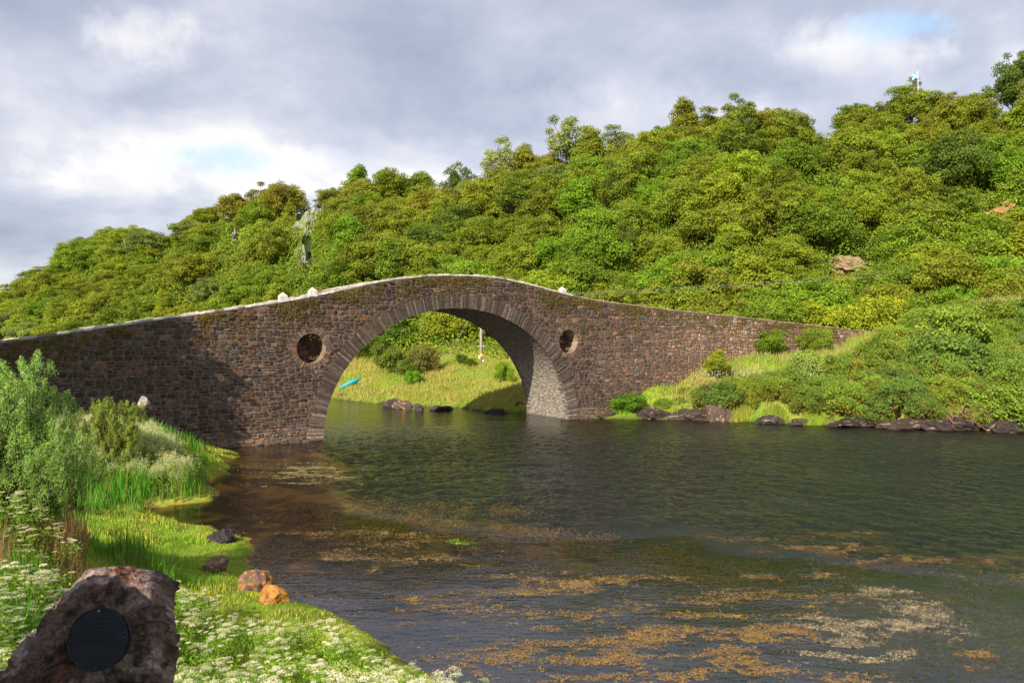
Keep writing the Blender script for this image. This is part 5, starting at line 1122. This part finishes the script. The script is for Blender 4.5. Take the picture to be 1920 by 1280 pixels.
# ---- floating and drowned seaweed
def seaweed():
    rng = np.random.default_rng(51)
    Z = [(555, 885, 105, 24, .95, 0), (700, 1005, 150, 20, .45, 1), (720, 1040, 190, 34, .62, 1), (820, 1045, 60, 14, .9, 1), (1080, 1090, 190, 20, .85, 1), (860, 1130, 170, 36, .5, 1), (1000, 1160, 260, 44, .42, 1), (1250, 1160, 240, 50, .5, 1), (1560, 1130, 210, 42, .5, 1),
         (1620, 1180, 170, 40, .75, 2), (1690, 1140, 90, 26, .8, 2), (1550, 1235, 200, 24, .6, 2), (1650, 1230, 140, 20, .7, 2), (1350, 1230, 260, 42, .62, 1), (1050, 1250, 300, 36, .55, 1), (1760, 1190, 60, 24, .6, 2), (900, 980, 60, 8, .5, 3), (870, 1015, 34, 5, .8, 3), (1010, 1004, 30, 5, .7, 3),
         (1380, 1010, 120, 10, .5, 4), (1560, 1030, 160, 14, .6, 4), (1700, 1055, 170, 14, .65, 4), (1840, 1060, 120, 22, .6, 4), (1560, 1000, 120, 10, .5, 4), (500, 985, 90, 18, .25, 1), (470, 905, 60, 12, .4, 0), (640, 900, 40, 8, .5, 0), (1200, 1205, 260, 26, .8, 1), (1480, 1190, 150, 26, .7, 1), (980, 1215, 120, 24, .7, 1), (1430, 1265, 260, 20, .8, 1), (1130, 1270, 200, 20, .75, 1), (1010, 1110, 120, 18, .8, 1), (1340, 1120, 120, 16, .7, 1), (620, 1000, 110, 12, .7, 1), (760, 1020, 80, 9, .8, 1), (1450, 1080, 120, 10, .6, 1), (1640, 1110, 90, 12, .7, 2), (1820, 1240, 90, 24, .6, 1)]
    n = 1100000; px = rng.uniform(420, 1960, n); py = 860 + 430 * rng.random(n) ** .9; y = F * CAMH / (py - HY); x = (px - HX) / F * y
    st = fbm(x * .9 + y * .12, y * 2.3, 4, 101); st2 = fbm(x * 3.1, y * 5.5, 3, 103)
    den = np.zeros(n); kind = np.zeros(n, int)
    for cx, cy, rx, ry, a, k in Z:
        g = np.exp(-(((px - cx) / rx) ** 2 + ((py - cy) / ry) ** 2) * 1.1) * a; kind = np.where(g > den, k, kind); den = np.maximum(den, g)
    st3 = fbm(x * 9, y * 14, 3, 107)
    m = sstep(.495, .56, st * .50 + st2 * .27 + st3 * .23 + .28 * (den - .45)) * sstep(.05, .35, den); k = (rng.random(n) < m * np.where(kind == 2, .9, .85)) & (sdist(x, y, L1) < -.15); x, y, px, py, kind, st = x[k], y[k], px[k], py[k], kind[k], st[k]; n = len(x)
    wisp = (kind == 4)
    # the matted body of the weed, a thin uneven skin awash at the surface
    gx, gy = np.meshgrid(np.arange(-12, 24, .055), np.arange(14.6, 42, .065)); gpx = HX + F * gx / gy; gpy = HY + F * CAMH / gy; dn = np.zeros(gx.shape); kk = np.zeros(gx.shape, int)
    for cx, cy, rx, ry, a, kq in Z:
        if kq == 4: continue
        g = np.exp(-(((gpx - cx) / (rx * 1.1)) ** 2 + ((gpy - cy) / (ry * 1.1)) ** 2) * 1.1) * a; kk = np.where(g > dn, kq, kk); dn = np.maximum(dn, g)
    gm = fbm(gx * .9 + gy * .12, gy * 2.3, 4, 101) * .50 + fbm(gx * 3.1, gy * 5.5, 3, 103) * .27 + fbm(gx * 9, gy * 14, 3, 107) * .23 + .28 * (dn - .45)
    on = (gm + (vnoise(gx * 11, gy * 13, 111) - .5) * .05 > .527) & (dn > .12) & (sdist(gx, gy, L1) < -.2); gz = -.040 + .25 * np.clip(gm - .50, 0, .22) + (fbm(gx * 6, gy * 6, 3, 109) - .5) * .045 + rng.uniform(-.008, .008, gx.shape)
    vid = np.arange(gx.size).reshape(gx.shape); cell = on[:-1, :-1] & on[1:, :-1] & on[:-1, 1:] & on[1:, 1:]; qd = np.stack([vid[:-1, :-1][cell], vid[:-1, 1:][cell], vid[1:, 1:][cell], vid[1:, :-1][cell]], 1)
    jx = rng.uniform(-.025, .025, gx.shape); jy = rng.uniform(-.03, .03, gx.shape); Vm = np.stack([gx + jx, gy + jy, gz], -1).reshape(-1, 3); cm = np.array([(.18, .15, .052), (.175, .115, .038), (.24, .19, .12), (.18, .24, .03), (.14, .09, .036)])[kk.ravel()] * (.15 + .9 * fbm(gx * 4, gy * 6, 3, 113) + .75 * rng.random(gx.shape)).reshape(-1, 1)
    us, inv = np.unique(qd, return_inverse=True); tag(mesh_obj('seaweed_mat', Vm[us], inv.reshape(-1, 4), M_WEED, cm[us], False), 'olive brown matted seaweed awash just under the floating fronds', 'seaweed', kind='stuff')
    z = np.where(wisp, -rng.uniform(.01, .05, n), rng.uniform(-.035, .022, n)); P = np.stack([x, y, z], 1); ln = rng.uniform(.016, .042, n) * np.where(wisp, 5.0, 1) * (y / 18) ** .5; wd = np.where(wisp, .025, ln * rng.uniform(.35, .7, n))
    al = np.where(wisp[:, None], unit(np.stack([np.ones(n), -.6 + rng.normal(0, .25, n), 0 * x], 1)), rdir(n, rng)); V, Fq = leaves(P, rdir(n, rng) * .45 + np.array([0, 0, 1.0]), ln, wd, rng, along=al)
    pal = np.array([(.29, .24, .085), (.33, .20, .07), (.40, .31, .19), (.26, .36, .03), (.20, .12, .05)]); c = pal[kind] * rng.uniform(.6, 1.35, (n, 1)); or_ = (rng.random(n) < .25) & (kind == 1) & (py > 1120); c = np.where(or_[:, None], np.array((.38, .19, .03)), c)
    gr = rng.random(n) < .03; c = np.where(gr[:, None], np.array((.25, .36, .04)), c)
    tag(mesh_obj('floating_seaweed', V, Fq, M_WEED, np.repeat(c, 4, 0)), 'brown and orange seaweed floating in mats on the still water', 'seaweed', kind='stuff')
    n = 260000; px = rng.uniform(430, 1960, n); py = 930 + 360 * rng.random(n); y = F * CAMH / (py - HY); x = (px - HX) / F * y; bz = terrain(x, y); q = fbm(x * .8, y * 1.1, 4, 121)
    k = (bz < -.08) & (bz > -1.25) & (rng.random(n) < sstep(.42, .58, q) * sstep(-1.25, -.7, bz)); x, y, bz, px, py = x[k], y[k], bz[k], px[k], py[k]; n = len(x); z = np.maximum(bz, -.5) * rng.uniform(.25, 1, n); P = np.stack([x, y, z], 1); ln = rng.uniform(.08, .2, n)
    V, Fq = leaves(P, rdir(n, rng) * .6 + np.array([0, 0, 1.0]), ln, ln * .4, rng); c = mixc((.52, .27, .045), (.20, .15, .025), rng.random(n)) * rng.uniform(.6, 1.3, (n, 1))
    tag(mesh_obj('drowned_seaweed', V, Fq, M_WEED, np.repeat(c, 4, 0)), 'orange brown weed growing under the shallow water', 'seaweed', kind='stuff')
seaweed()
# prototypes never placed are dropped
for lst in PROTO.values():
    for t in lst:
        if t['used'] == 0:
            for ch in list(t.children): bpy.data.objects.remove(ch)
            bpy.data.objects.remove(t)
for o in bpy.data.objects:
    if 'used' in o: del o['used']
